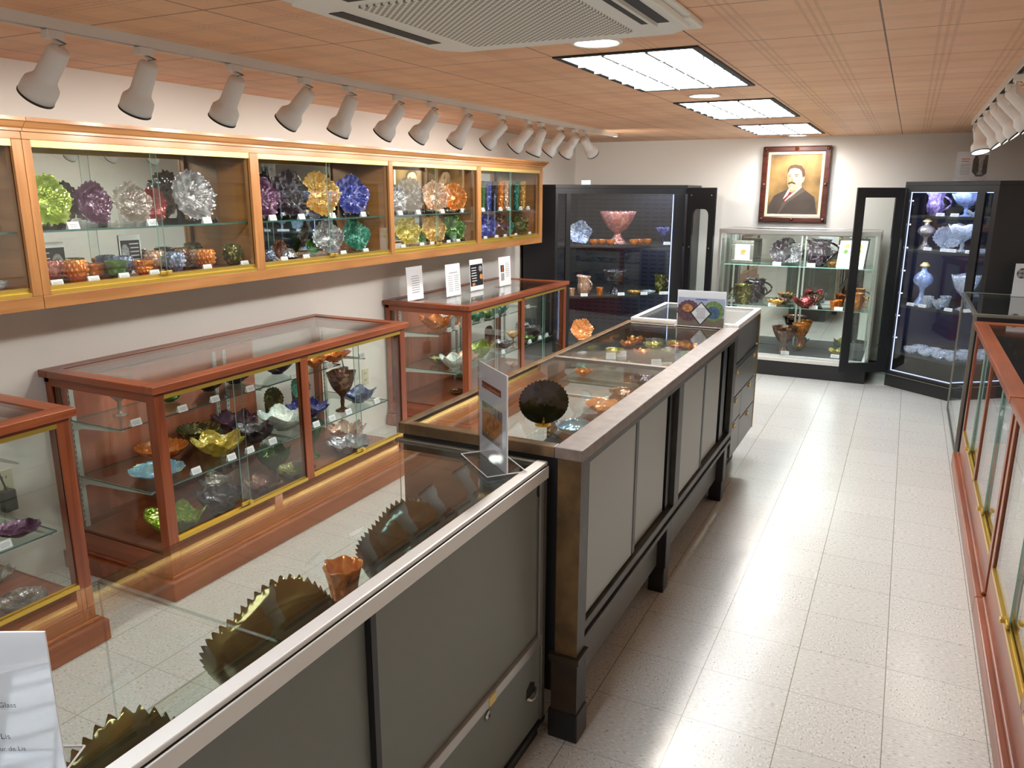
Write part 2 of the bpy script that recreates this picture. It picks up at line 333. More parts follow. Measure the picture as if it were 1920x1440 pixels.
def at_world(root,child):    # child built in world coordinates, keep it there
    child.location=Vector(child.location)-Vector(root.location); return child
SPLIT={'top_frame','head_rail','side_apron','frame_rail','top_rail','corner_trim','top_board','leg','door_track','header','liner','end_rail','rail'}
class Thing:
    """an Empty at the thing's base; parts are meshed in world coordinates and shifted under it"""
    def __init__(s,name,base,label,cat,group=None): s.e=empty(name,base,label,cat,0,group); s.b=Vector(base)
    def part(s,name,mb,mats,bevel=0,label=None,parent=None):
        if name in SPLIT and len(mb.v)>8 and len(mb.v)%8==0:
            for i in range(0,len(mb.v),8):
                q=MB(); q.v=mb.v[i:i+8]; k=i//8*6; q.f=[tuple(a-i for a in f) for f in mb.f[k:k+6]]; q.m=mb.m[k:k+6]; q.sm=mb.sm[k:k+6]; o=s.part(name,q,mats,bevel,label,parent)
            return o
        off=s.b
        mb.v=[(x-off.x,y-off.y,z-off.z) for x,y,z in mb.v]
        o=mb.build(name,mats,parent or s.e,bevel)
        if label: o['label']=label
        return o
    def light(s,kind,loc,energy,col,parent=None,**kw):
        l=D.lights.new('lamp',kind); l.energy=energy; l.color=col
        for k,v in kw.items(): setattr(l,k,v)
        o=D.objects.new('lamp_light',l); COL.objects.link(o); o.location=Vector(loc)-s.b; o.parent=s.e; return o
# ------------------------------------------------------------------ room shell
struct(MB().box(XL-.1,XR+.1,YF-.1,YB+.1,-.08,0).build('floor','vinyl_tile'))
struct(MB().box(XL-.1,XR+.1,YF-.1,YB+.1,ZC,ZC+.08).build('ceiling','copper_tile'))
struct(MB().box(XL-.1,XL,YF-.1,YB+.1,0,ZC).build('wall_left','wall_paint'))
struct(MB().box(XR,XR+.1,YF-.1,YB+.1,0,ZC).build('wall_right','wall_paint'))
struct(MB().box(XL,XR,YB,YB+.1,0,ZC).build('wall_back','wall_paint'))
struct(MB().box(XL,XR,YF-.1,YF,0,ZC).build('wall_front','wall_paint'))
struct(MB().box(-1.95,-.02,YB-.008,YB,0,.10).build('baseboard_back','black_matte'))
# ------------------------------------------------------------------ ceiling fittings
def troffer(y0,y1,label):
    x0,x1=-1.362,-.772
    t=Thing('ceiling_light',(-1.067,(y0+y1)/2,ZC),label,'ceiling light','recessed fluorescent ceiling lights')
    f=MB(); w=.028; z0=ZC-.006
    f.box(x0,x0+w,y0,y1,z0,ZC); f.box(x1-w,x1,y0,y1,z0,ZC); f.box(x0+w,x1-w,y0,y0+w,z0,ZC); f.box(x0+w,x1-w,y1-w,y1,z0,ZC)
    t.part('frame',f,'black_matte')
    t.part('diffuser',MB().box(x0+w,x1-w,y0+w,y1-w,ZC-.003,ZC),'troffer_light')
    g=MB(); 
    for i in range(1,3): xx=x0+w+(x1-x0-2*w)*i/3; g.box(xx-.006,xx+.006,y0+w,y1-w,ZC-.010,ZC-.003)
    for i in range(1,6): yy=y0+w+(y1-y0-2*w)*i/6; g.box(x0+w,x1-w,yy-.007,yy+.007,ZC-.016,ZC-.003)
    t.part('louvre',g,'grey_fin')
troffer(3.09,4.30,'large louvred fluorescent panel light nearest the ceiling air conditioner')
troffer(4.92,6.13,'louvred fluorescent panel light between the other two along the ceiling')
troffer(6.74,7.95,'louvred fluorescent panel light farthest away, above the framed portrait')
troffer(-.6,.61,'added louvred panel light behind the air conditioner, unseen fill for the room'); troffer(-2.4,-1.2,'added louvred panel light farthest behind the viewpoint, unseen fill for the room')  # two unseen panels added behind the viewpoint to brighten the room
for (x,y,l) in ((-1.083,2.856,'round recessed downlight beside the air conditioner'),(-1.1,4.62,'round recessed downlight between the first two panel lights'),(-1.03,8.10,'round recessed downlight above the framed portrait')):
    t=Thing('downlight',(x,y,ZC),l,'ceiling light','round recessed downlights')
    t.part('trim_ring',MB().lathe([(.093,ZC),(.094,ZC-.006),(.085,ZC-.009),(.070,ZC-.003),(.070,ZC)],40,M=Matrix.Translation((x,y,0))),'white_metal')
    t.part('lens',MB().lathe([(.070,ZC-.001),(.06,ZC-.008),(.001,ZC-.010)],40,M=Matrix.Translation((x,y,0))),'downlight_glow')
    t.light('SPOT',(x,y,ZC-.03),20 if y<8 else 8,(1,.93,.80),spot_size=3.0,spot_blend=.6,shadow_soft_size=.06)
# air conditioner cassette
t=Thing('air_conditioner',(-1.13,2.2,ZC),'white ceiling cassette air conditioner with perforated grille','air conditioner')
x0,x1,y0,y1=-1.61,-.655,1.73,2.68; c=.10; zb=ZC-.035
def octo(x0,x1,y0,y1,c): return [(x0+c,y0),(x1-c,y0),(x1,y0+c),(x1,y1-c),(x1-c,y1),(x0+c,y1),(x0,y1-c),(x0,y0+c)]
b=MB(); b.prism(octo(x0,x1,y0,y1,.05),ZC-.014,ZC); b.prism(octo(x0+.02,x1-.02,y0+.02,y1-.02,.07),zb,ZC-.014)
for (cx_,cy_) in ((x0,y0),(x1,y0),(x1,y1),(x0,y1)):
    sx=1 if cx_==x0 else -1; sy=1 if cy_==y0 else -1
    b.box(cx_,cx_+sx*.17,cy_,cy_+sy*.17,ZC-.022,ZC-.001)
t.part('panel',b,'white_plastic',bevel=.006)
t.part('grille',MB().box(x0+.19,x1-.19,y0+.16,y1-.13,zb-.006,zb+.001),'perforated',bevel=.002)
for nme,bx in (('air_slot',(x1-.135,x1-.10,y0+.2,y1-.22)),('air_slot',(x1-.085,x1-.05,y0+.2,y1-.22)),('air_slot',(x0+.06,x0+.11,y0+.2,y1-.22)),('air_slot',(x0+.2,x1-.2,y0+.06,y0+.11))):
    t.part(nme,MB().box(bx[0],bx[1],bx[2],bx[3],zb-.002,zb+.002),'dark_slot')
t.part('louvre_blade',MB().box(x1-.098,x1-.087,y0+.19,y1-.21,zb-.012,zb),'white_plastic')
# track lighting
def track(x,y0,y1,label):
    t=Thing('lighting_track',(x,(y0+y1)/2,ZC),label,'lighting track')
    b=MB(); b.box(x-.018,x+.018,y0,y1,ZC-.022,ZC); b.box(x-.018,x-.012,y0,y1,ZC-.034,ZC-.022); b.box(x+.012,x+.018,y0,y1,ZC-.034,ZC-.022)
    t.part('rail',b,'white_metal'); 
    t.part('conductor_slot',MB().box(x-.012,x+.012,y0+.01,y1-.01,ZC-.0235,ZC-.0215),'dark_slot')
    t.part('end_cap',MB().box(x-.019,x+.019,y1,y1+.012,ZC-.036,ZC),'white_metal')
track(-2.5,-2.6,7.14,'long white track holding spotlights along the left of the ceiling')
track(.355,-2.6,6.98,'long white track holding spotlights along the right of the ceiling')
def head(x,y,aim,label,power,group,spin=0):
    t=Thing('track_spotlight',(x,y,ZC-.034),label,'spotlight',group)
    a=Vector(aim).normalized(); piv=Vector((x,y,ZC-.115)); c=piv+a*.02
    t.part('adapter',MB().box(x-.017,x+.017,y-.03,y+.03,ZC-.062,ZC-.0345),'white_metal',bevel=.003)
    side=a.cross(Vector((0,0,1))).normalized()
    t.part('bracket_arm',MB().tube([(x,y,ZC-.06),piv+side*.036+Vector((0,0,.035)),piv+side*.04,c+side*.037],.0055,8),'white_metal')
    R=a.to_track_quat('Z','Y').to_matrix().to_4x4(); M=Matrix.Translation(c)@R
    prof=[(.001,-.055),(.026,-.054),(.033,-.046),(.035,0),(.036,.055),(.040,.066),(.054,.085),(.056,.10),(.056,.135),(.053,.135),(.050,.10),(.03,.075)]
    t.part('shade',MB().lathe(prof,32,M=M),'white_metal')
    t.part('rim',MB().lathe([(.0565,.130),(.0575,.134),(.0565,.138),(.053,.136)],32,M=M),'dark_slot')
    t.part('bulb',MB().lathe([(.048,.106),(.03,.112),(.001,.113)],24,M=M),'spot_glow')
    t.part('cord',MB().tube([(x+.006,y,ZC-.06),(x+.03,y+.02,ZC-.075),c-a*.05+Vector((0,0,.012)),c-a*.05],.0025,6),'grey_fin')
    l=t.light('SPOT',c+a*.14,power,(1,.955,.88),spot_size=2.95,spot_blend=.75,shadow_soft_size=.04)
    l.rotation_euler=(-a).to_track_quat('Z','Y').to_euler()
LY=[1.74,2.08,2.50,2.92,3.24,3.65,3.99,4.39,4.85,5.26,5.49,5.84,6.15,6.38]
ordn=['first','second','third','fourth','fifth','sixth','seventh','eighth','ninth','tenth','eleventh','twelfth','thirteenth','last']
for i,y in enumerate(LY):
    aim=[(-.62,-.10,-.70),(-.50,.0,-.80),(-.52,.0,-.76),(-.62,-.1,-.62),(-.46,-.05,-.80),(-.6,-.05,-.7),(-.62,-.05,-.68),(-.55,0,-.75),(-.7,0,-.6),(-.66,-.05,-.66),(-.4,0,-.85),(-.6,-.1,-.7),(-.55,.1,-.7),(.15,.75,-.6)][i]
    head(-2.5,y,aim,'white track spotlight, %s from the near end of the left ceiling track'%ordn[i],SPOT_W*(1,1,1,1,1,1,1,1,1,1,1,1,1,5)[i],'spotlights on the left track')
for i,y in enumerate((-1.6,-.6,.4,1.0)): head(-2.5,y,(-.6,0,-.7),'white track spotlight on the left track outside the frame, %s from its hidden end'%ordn[i],SPOT_W,'spotlights on the left track, out of view')
RY=[]
for u in (1838,1849,1862,1876,1893,1909):
    lo,hi=2.5,6.97
    for _ in range(40):
        mid=(lo+hi)/2; p=Vector((.355,mid,2.19-CAMH)); uu=960+F_PX*p.dot(RT)/p.dot(FW)
        if uu>u: lo=mid
        else: hi=mid
    RY.append(mid)
for i,y in enumerate(RY):
    head(.355,y,[(.15,-.25,-.9),(.55,-.15,-.7),(.62,-.1,-.65),(.6,-.1,-.66),(.62,-.12,-.62),(.62,-.1,-.64)][i],'white track spotlight, %s from the far end of the right ceiling track'%ordn[i],SPOT_W*.45,'spotlights on the right track')
for i,y in enumerate((.5,1.5,2.6)): head(.355,y,(.6,0,-.7),'white track spotlight on the right track outside the frame, %s from its hidden end'%ordn[i],SPOT_W*.6,'spotlights on the right track, out of view')
# ------------------------------------------------------------------ wall cabinets on the left
WF=-3.05; WB=-3.31; ZS=1.565; ZD=1.337
def wall_cabinet(y0,y1,stiles,label,doors=True):
    t=Thing('wall_cabinet',(XL,(y0+y1)/2,1.262),label,'wall display cabinet','oak wall cabinets')
    c=MB(); c.box(XL,WF-.02,y0,y1,1.262,ZD-.015); c.box(XL,WF-.02,y0,y1,1.915,1.935)
    c.box(XL,WF-.02,y0,y0+.018,ZD-.015,1.915); c.box(XL,WF-.02,y1-.018,y1,ZD-.015,1.915)
    for a,b_ in stiles[1:-1]: c.box(XL,WF-.045,(a+b_)/2-.012,(a+b_)/2+.012,ZD-.015,1.915)
    t.part('carcass',c,'oak_x')
    t.part('deck',MB().box(WB,WF-.045,y0+.018,y1-.018,ZD-.014,ZD-.001),'cherry_y')
    f=MB()
    f.box(WF-.02,WF,y0,y1,1.262,1.315); f.box(WF-.02,WF,y0,y1,1.911,1.940)
    t.part('rail',f,'oak_y',bevel=.002)
    for a,b_ in stiles: t.part('stile',MB().box(WF-.045,WF+.0005,a,b_,1.3155,1.9105),'oak_z',bevel=.0015)
    # crown
    cr=MB(); prof=[(WF,1.940),(WF+.012,1.940),(WF+.012,1.950),(WF+.022,1.956),(WF+.034,1.972),(WF+.044,1.976),(WF+.044,1.990),(XL,1.990),(XL,1.940)]
    n=len(prof); vs=[(x,y0,z) for x,z in prof]+[(x,y1+(x-WF if x>WF and y1>2 else 0),z) for x,z in prof]
    cr.add(vs,[tuple(range(n)),tuple(range(n,2*n))[::-1]]+[(i,n+i,n+(i+1)%n,(i+1)%n) for i in range(n)])
    t.part('crown_moulding',cr,'oak_y')
    for (a,b_),(c_,d_) in zip(stiles[:-1],stiles[1:]):
        m=MB().pane(WB-.004,WB,b_-.02,c_+.02,ZD,1.912); t.part('mirror_back',m,['mirror','glass_edge'])
        t.part('glass_shelf',MB().pane(WB+.004,WF-.06,b_-.014,c_+.014,ZS-.008,ZS),['shelf_glass','glass_edge'])
        t.part('door_track',MB().box(WF-.044,WF-.004,b_,c_,1.885,1.911),'brass_pale')
        t.part('door_track',MB().box(WF-.044,WF-.016,b_,c_,1.3155,1.349).box(WF-.016,WF-.004,b_,c_,1.3155,1.330),'brass')
        mid=(b_+c_)/2
        t.part('sliding_glass_door',MB().pane(WF-.030,WF-.025,b_,mid+.02,1.34,1.886),['pane','glass_edge_light'])
        t.part('sliding_glass_door',MB().pane(WF-.020,WF-.015,mid-.02,c_,1.34,1.886),['pane','glass_edge_light'])
        k=MB(); k.box(WF-.014,WF-.004,mid-.035,mid+.015,1.345,1.362); k.box(WF-.008,WF+.010,mid-.006,mid+.018,1.346,1.364)
        t.part('lock',k,'brass',bevel=.003)
    return t
wall_cabinet(1.941,6.745,[(1.941,1.975),(3.110,3.170),(4.328,4.372),(5.508,5.570),(6.690,6.745)],'long oak wall cabinet with four glazed bays of iridescent glassware')
wall_cabinet(-1.2,1.939,[(-1.2,-1.16),(.32,.38),(1.900,1.939)],'oak wall cabinet cut off by the left edge of the photo')
# ------------------------------------------------------------------ cherry floor cases
def standard(t,x,y,z0,z1,face):   # slotted shelf standard
    b=MB(); b.box(x-.006,x+.006,y-.010,y+.010,z0,z1); t.part('shelf_standard',b,'standard_metal')
    s=MB(); z=z0+.02
    while z<z1-.03:
        if face=='y-': s.box(x-.002,x+.002,y-.0108,y-.0098,z,z+.014)
        else: s.box(x+face*.0055,x+face*.0068,y-.002,y+.002,z,z+.014)
        z+=.026
    t.part('slots',s,'dark_slot')
def floor_case(XF,s,y0,y1,label,back=None,shelves=True,Dp=.70,up=None):
    X=lambda d: XF+s*d
    t=Thing('display_case',((X(0)+X(Dp))/2,(y0+y1)/2,0),label,'display case','cherry floor cases')
    H=.95; ym=(y0+y1)/2; pw=.05
    def bx(b,d0,d1,a,b_,z0,z1,fm=None): return b.box(X(d0),X(d1),a,b_,z0,z1)
    top=MB(); bx(top,-.022,.050,y0-.02,y1+.02,.918,H); bx(top,Dp-.05,Dp+.01,y0-.02,y1+.02,.918,H)
    t.part('top_frame',top,'cherry_y',bevel=.003)
    te=MB(); bx(te,.050,Dp-.05,y0-.02,y0+.05,.918,H-.0005); bx(te,.050,Dp-.05,y1-.05,y1+.02,.918,H-.0005); t.part('top_frame',te,'cherry_x',bevel=.003)
    t.part('top_glass',MB().pane(X(.045),X(Dp-.045),y0+.045,y1-.045,H-.012,H-.005),['pane','glass_edge'])
    r=MB(); bx(r,0,.03,y0+pw,y1-pw,.893,.918); bx(r,Dp-.03,Dp,y0,y1,.893,.918); t.part('head_rail',r,'cherry_y')
    r=MB(); bx(r,.05,Dp-.04,y0+.002,y0+.03,.875,.918); bx(r,.05,Dp-.04,y1-.03,y1-.002,.875,.918); t.part('head_rail',r,'cherry_x')
    for d0,d1,a,b_ in ((0,.05,y0,y0+pw),(0,.05,y1-pw,y1),(Dp-.04,Dp,y0,y0+.04),(Dp-.04,Dp,y1-.04,y1),(0,.035,ym-.027,ym+.027)):
        t.part('post',bx(MB(),d0,d1,a,b_,.2455 if b_-a>.053 else .10,.8925 if b_-a>.053 else .918),'cherry_z',bevel=.002)
    a=MB(); bx(a,0,.022,y0+pw,y1-pw,.10,.245); t.part('front_apron',a,'cherry_y')
    a=MB(); bx(a,.05,Dp-.04,y0,y0+.02,.10,.19); bx(a,.05,Dp-.04,y1-.02,y1,.10,.19); t.part('side_apron',a,'cherry_x')
    p=MB(); bx(p,-.035,Dp,y0-.03,y1+.03,0,.088); t.part('plinth',p,'cherry_y',bevel=.006)
    m_=MB(); bx(m_,-.012,Dp,y0-.010,y1+.010,.088,.104); t.part('plinth_moulding',m_,'cherry_y',bevel=.006)
    t.part('deck',bx(MB(),.022,Dp-.04,y0+.02,y1-.02,.185,.198),'cherry_y')
    for a_,b_ in ((y0+pw,ym-.027),(ym+.027,y1-pw)):
        t.part('door_track',bx(MB(),-.001,.03,a_,b_,.885,.902),'brass')
        k=MB(); bx(k,-.001,.03,a_,b_,.245,.262); bx(k,.010,.014,a_,b_,.262,.268); t.part('door_track',k,'brass')
        mid=(a_+b_)/2
        t.part('sliding_glass_door',MB().pane(X(.018),X(.023),a_,mid+.03,.262,.888),['pane','glass_edge_light'])
        t.part('sliding_glass_door',MB().pane(X(.007),X(.012),mid-.03,b_,.262,.888),['pane','glass_edge_light'])
        k=MB(); bx(k,-.002,.008,mid-.045,mid+.02,.268,.286); bx(k,-.018,.004,mid-.01,mid+.012,.270,.286); t.part('lock',k,'brass',bevel=.003)
    for a_ in (y0+.008,y1-.014): t.part('side_glass',MB().pane(X(.05),X(Dp-.04),a_,a_+.006,.19,.876),['pane','glass_edge'])
    zb0,zb1=.198,.893
    if back:
        for a_,b_ in back: 
            t.part('back_panel',bx(MB(),.625,.64,a_,b_,zb0,zb1),'cherry_panel')
            t.part('back_rail',bx(MB(),.605,.625,a_,b_,zb0,zb0+.03),'cherry_y')
    if shelves:
        yu=up or (y0+.03,y1-.03)
        t.part('glass_shelf',MB().pane(X(.27),X(.60),yu[0],yu[1],.713,.72),['shelf_glass','glass_edge'])
        t.part('glass_shelf',MB().pane(X(.12),X(.60),y0+.03,y1-.03,.448,.455),['shelf_glass','glass_edge'])
        for yy in (y0+.045,ym-.035,ym+.035,y1-.045):
            standard(t,X(.60),yy,.20,.88,-s if abs(yy-ym)<.1 or s>0 else 'y-')
            for z,dd in ((.711,.27),(.446,.13)):
                b=MB(); v=[(X(.59),yy-.003,z),(X(dd),yy-.003,z),(X(dd),yy-.003,z-.008),(X(.55),yy-.003,z-.03),(X(.59),yy-.003,z-.045)]
                b.slab(v,(0,1,0),.006); t.part('shelf_bracket',b,'standard_metal')
    return t
floor_case(-2.68,-1,2.10,3.91,'cherry display case full of iridescent bowls, middle of three along the left wall',back=[(2.13,3.10),(3.10,3.28)],up=(2.13,3.62))
floor_case(-2.68,-1,-.20,1.735,'cherry display case cut off at the left edge of the photo',back=None,up=(-.1,1.30))
floor_case(-2.68,-1,4.69,6.47,'cherry display case farthest along the left wall with four signs on top',back=[(4.72,5.50)],up=(4.74,6.3))
floor_case(.45,1,3.53,5.55,'cherry display case along the right wall beside the aluminium-framed case',back=None,Dp=.72)
floor_case(.45,1,1.42,3.47,'cherry display case nearest on the right, cut off by the photo edge',back=None,Dp=.72)
def bracket_wallthings():
    for (u,v,l) in ((8,905,'cream wall outlet seen through the leftmost display case'),(684,706,'cream wall outlet seen through the middle left display case')):
        p=at(u,v,'X',XL); t=Thing('wall_outlet',(XL,p.y,p.z-.06),l,'wall outlet')
        t.part('cover_plate',MB().box(XL,XL+.006,p.y-.036,p.y+.036,p.z-.058,p.z+.058),'outlet_cream',bevel=.002)
        k=MB()
        for dz in (-.025,.025): k.box(XL+.006,XL+.0075,p.y-.010,p.y-.007,p.z+dz-.006,p.z+dz+.006); k.box(XL+.006,XL+.0075,p.y+.006,p.y+.009,p.z+dz-.006,p.z+dz+.006)
        t.part('sockets',k,'dark_slot')
    for (u,v,l) in ((16,937,'black plug-in adapter on the wall behind the leftmost display case'),(645,700,'black power adapter hanging by its cord behind the middle left display case')):
        p=at(u,v,'X',XL+.03); t=Thing('power_adapter',(p.x,p.y,p.z-.05),l,'power adapter')
        t.part('body',MB().box(XL+.0085,XL+.05,p.y-.028,p.y+.028,p.z-.05,p.z+.045),'rubber',bevel=.006)
        t.part('cord',MB().tube([(XL+.03,p.y,p.z+.04),(XL+.03,p.y-.02,p.z+.12),(XL+.02,p.y-.03,p.z+.2)],.004,6),'rubber')
bracket_wallthings()
# ------------------------------------------------------------------ near metal-framed showcase
X0,X1,Y0,Y1,Z1=-1.42,-.885,.20,2.018,.942
t=Thing('glass_showcase',((X0+X1)/2,(Y0+Y1)/2,0),'low metal-framed showcase with grey sliding doors, nearest the viewer','showcase')
fr=MB(); fr.box(X1-.034,X1,Y0,Y1,Z1-.012,Z1); t.part('top_rail',fr,'aluminium_dull',bevel=.003)
fr=MB(); fr.box(X1-.008,X1+.004,Y0,Y1,Z1-.052,Z1-.014); t.part('top_rail',fr,'aluminium_dull',bevel=.002)
fr=MB(); fr.box(X1-.012,X1+.001,Y0,Y1,Z1-.0135,Z1-.0125); t.part('rail_groove',fr,'dark_slot')
fr=MB(); fr.box(X0,X1-.034,Y1-.022,Y1,Z1-.014,Z1); fr.box(X0,X1-.034,Y0,Y0+.022,Z1-.014,Z1); t.part('end_rail',fr,'steel_grey',bevel=.003)
t.part('top_glass',MB().pane(X0,X1-.034,Y0+.022,.93,Z1-.009,Z1-.003),['pane','edge_clear'])
t.part('top_glass',MB().pane(X0,X1-.034,.932,Y1-.022,Z1-.009,Z1-.003),['pane','edge_clear'])
t.part('front_glass',MB().pane(X0,X0+.006,Y0,.93,.30,Z1-.0095),['pane','edge_clear'])
t.part('front_glass',MB().pane(X0,X0+.006,.932,Y1,.30,Z1-.0095),['pane','edge_clear'])
t.part('end_glass',MB().pane(X0+.006,X1-.05,Y1-.008,Y1-.002,.30,Z1-.014),['pane','glass_edge'])
t.part('end_glass',MB().pane(X0+.006,X1-.05,Y0+.002,Y0+.008,.30,Z1-.014),['pane','glass_edge'])
for y in (Y1-.028,Y0): t.part('corner_post',MB().box(X1-.028,X1,y,y+.026,.04,Z1-.052),'steel_grey',bevel=.002)
t.part('corner_trim',MB().box(X1-.004,X1+.002,Y1-.050,Y1-.044,.37,Z1-.052).box(X1-.004,X1+.002,Y1-.036,Y1-.031,.37,Z1-.052),'aluminium')
t.part('sliding_door',MB().box(X1-.034,X1-.026,Y0+.03,1.20,.385,Z1-.05),'door_grey')
t.part('sliding_door',MB().box(X1-.020,X1-.010,1.16,Y1-.032,.385,Z1-.05),'door_grey')
t.part('door_edge_strip',MB().box(X1-.024,X1-.0085,1.150,1.168,.385,Z1-.05),'black_metal')
t.part('finger_pull',MB().lathe([(.024,0),(.024,.002),(.018,.002),(.016,.0005),(.001,.0005)],24,M=Matrix.Translation((X1-.010,1.985,.862))@Matrix.Rotation(PI/2,4,'Y')),'black_metal')
t.part('middle_rail',MB().box(X1-.012,X1+.003,Y0,Y1-.028,.352,.384),'aluminium',bevel=.002)
t.part('latch',MB().box(X1+.003,X1+.006,1.635,1.672,.355,.382),'brass_pale')
t.part('lower_drawer_front',MB().box(X1-.022,X1-.008,Y0+.01,Y1-.028,.075,.350),'door_grey')
def cyl_x(x0,x1,y,z,r,seg=24): return MB().tube([(x0,y,z),(x1,y,z)],r,seg)
t.part('lock',cyl_x(X1-.008,X1-.001,1.642,.322,.013),'aluminium'); t.part('keyhole',cyl_x(X1-.001,X1-.0004,1.642,.322,.004,10),'dark_slot')
hy,hz=1.925,.215
hp=[(X1-.006,hy-.03,hz-.012),(X1-.006,hy+.03,hz-.012),(X1-.006,hy+.026,hz+.02),(X1-.006,hy,hz+.034),(X1-.006,hy-.026,hz+.02)]
t.part('finger_recess',MB().slab(hp,(1,0,0),-.0025),'black_metal'); t.part('drawer_pull',MB().tube([(X1-.004,hy-.032,hz-.004),(X1+.004,hy-.02,hz-.014),(X1+.006,hy,hz-.018),(X1+.004,hy+.02,hz-.014),(X1-.004,hy+.032,hz-.004)],.005,8),'aluminium')
t.part('base',MB().box(X0+.01,X1-.02,Y0+.01,Y1-.01,.0,.07),'black_metal')
t.part('bottom_edge',MB().box(X0,X1+.002,Y0,Y1-.001,.062,.074),'black_metal')
t.part('floor_deck',MB().box(X0+.006,X1-.04,Y0+.01,Y1-.01,.27,.30),'black_matte')
t.part('glass_shelf',MB().pane(X0+.02,X1-.05,Y0+.01,Y1-.012,.594,.60),['shelf_glass','edge_clear'])
# ------------------------------------------------------------------ old wooden counter with black aisle side
X0,X1,Y0,Y1,Z1=-1.43,-.785,2.035,4.42,.985
t=Thing('glass_top_counter',((X0+X1)/2,(Y0+Y1)/2,0),'long worn wooden shop counter with glass top and black sliding panels','counter')
t.part('top_board',MB().box(X1-.085,X1+.004,Y0-.004,Y1,Z1-.036,Z1),'worn_top',bevel=.003)
t.part('top_board',MB().box(X0,X0+.030,Y0-.004,Y1,Z1-.036,Z1),'worn_brown',bevel=.003)
t.part('top_board',MB().box(X0+.03,X1-.085,Y0-.004,Y0+.035,Z1-.036,Z1-.0005),'worn_brown',bevel=.003)
t.part('top_board',MB().box(X0+.03,X1-.085,Y1-.04,Y1,Z1-.036,Z1-.0005),'worn_brown',bevel=.003)
t.part('cross_bar',MB().box(X0+.03,X1-.085,3.245,3.275,Z1-.02,Z1-.001),'worn_top',bevel=.003)
t.part('top_glass',MB().pane(X0+.03,X1-.085,Y0+.035,3.245,Z1-.010,Z1-.003),['pane','glass_edge']); t.part('top_glass',MB().pane(X0+.03,X1-.085,3.275,Y1-.04,Z1-.010,Z1-.003),['pane','glass_edge'])
t.part('corner_post',MB().box(X1-.075,X1,Y0,Y0+.065,.0,Z1-.036,fm=(0,0,0,1,0,1)),['counter_black','worn_brown']) if False else t.part('corner_post',MB().box(X1-.075,X1,Y0,Y0+.065,.30,Z1-.036,fm=(1,1,1,0,0,0)),['counter_black','worn_brown'],bevel=.003)
t.part('post_base',MB().box(X1-.082,X1+.006,Y0-.010,Y0+.07,.10,.28,fm=(1,1,1,0,0,0)).box(X1-.09,X1+.012,Y0-.016,Y0+.075,.28,.30,fm=(1,1,1,0,0,0)).box(X1-.09,X1+.012,Y0-.016,Y0+.075,0,.10),['black_wood','dark_brown'],bevel=.004)
t.part('end_panel',MB().box(X0+.01,X1-.075,Y0+.010,Y0+.028,.15,Z1-.036),'black_metal')
for (a,b_) in ((Y0+.028,Y0+.06),(3.24,3.28),(Y1-.05,Y1)): t.part('front_post',MB().box(X0,X0+.04,a,b_,.10,Z1-.036),'worn_brown',bevel=.002)
for (a,b_) in ((Y0+.06,3.24),(3.28,Y1-.05)): t.part('front_glass',MB().pane(X0+.01,X0+.016,a,b_,.30,Z1-.036),['pane','glass_edge'])
t.part('end_glass',MB().pane(X0+.04,X1-.085,Y1-.02,Y1-.014,.30,Z1-.036),['pane','glass_edge'])
t.part('front_base',MB().box(X0,X0+.03,Y0+.028,Y1,.08,.30),'worn_brown')
fr=MB(); fr.box(X1-.030,X1,Y0+.065,Y1,.925,.949); t.part('face_rail',fr,'counter_black',bevel=.002)
fr=MB(); fr.box(X1-.030,X1,Y0+.065,Y1,.362,.392); t.part('face_rail',fr,'counter_black',bevel=.002)
fr=MB(); fr.box(X1-.022,X1-.010,Y0+.065,Y1,.338,.362); t.part('rail_groove',fr,'dark_slot')
fr=MB(); fr.box(X1-.030,X1,Y0+.065,Y1,.318,.338); t.part('face_rail',fr,'counter_black',bevel=.002)
for (a,b_) in ((Y0+.065,2.108),(3.158,3.235),(4.335,Y1)): t.part('face_stile',MB().box(X1-.030,X1,a,b_,.392,.925),'counter_black',bevel=.002)
for (a,b_,o) in ((2.108,2.605,.012),(2.64,3.06,.024),(3.235,3.672,.012),(3.722,4.10,.024)):
    d=t.part('sliding_panel',MB().box(X1-o-.012,X1-o,a,b_,.400,.918),'door_black')
    if o>.02: t.part('finger_groove',MB().box(X1-o,X1-o+.002,a+.022,a+.030,.60,.70),'dark_slot',parent=d)
    else: t.part('dark_gap_strip',MB().box(X1-o-.012,X1-o+.002,b_+.0005,b_+.030,.400,.918),'black_metal',parent=d)  # black strip added to stand in for the dark gap between panels
t.part('panel_backing',MB().box(X1-.05,X1-.040,Y0+.065,Y1,.392,.925),'dark_slot')
t.part('inner_rail',MB().box(X1-.034,X1-.02,3.09,3.158,.392,.925),'black_metal'); t.part('inner_rail',MB().box(X1-.034,X1-.02,4.15,4.24,.392,.925),'black_metal')
t.part('skirt_board',MB().box(X1-.06,X1-.045,Y0+.065,Y1,.13,.318),'file_grey')
for (a,b_,z) in ((3.09,3.17,0),(4.27,4.35,0)): 
    t.part('leg',MB().box(X1-.075,X1-.004,a,b_,.12,.316).box(X1-.08,X1-.010,a+.004,b_-.004,0,.12),'black_wood',bevel=.004)
t.part('leg',MB().box(X0,X0+.06,Y1-.07,Y1,0,.08).box(X0,X0+.06,Y0+.03,Y0+.1,0,.08),'black_wood',bevel=.004)
t.part('deck',MB().box(X0+.03,X1-.05,Y0+.03,Y1-.03,.30,.315),'black_matte')
t.part('cloth_shelf',MB().box(-1.075,X1-.052,Y0+.035,3.24,.855,.865),'black_cloth')
t.part('glass_shelf',MB().pane(X0+.04,X1-.052,3.28,Y1-.05,.858,.865),['shelf_glass','glass_edge_light'])
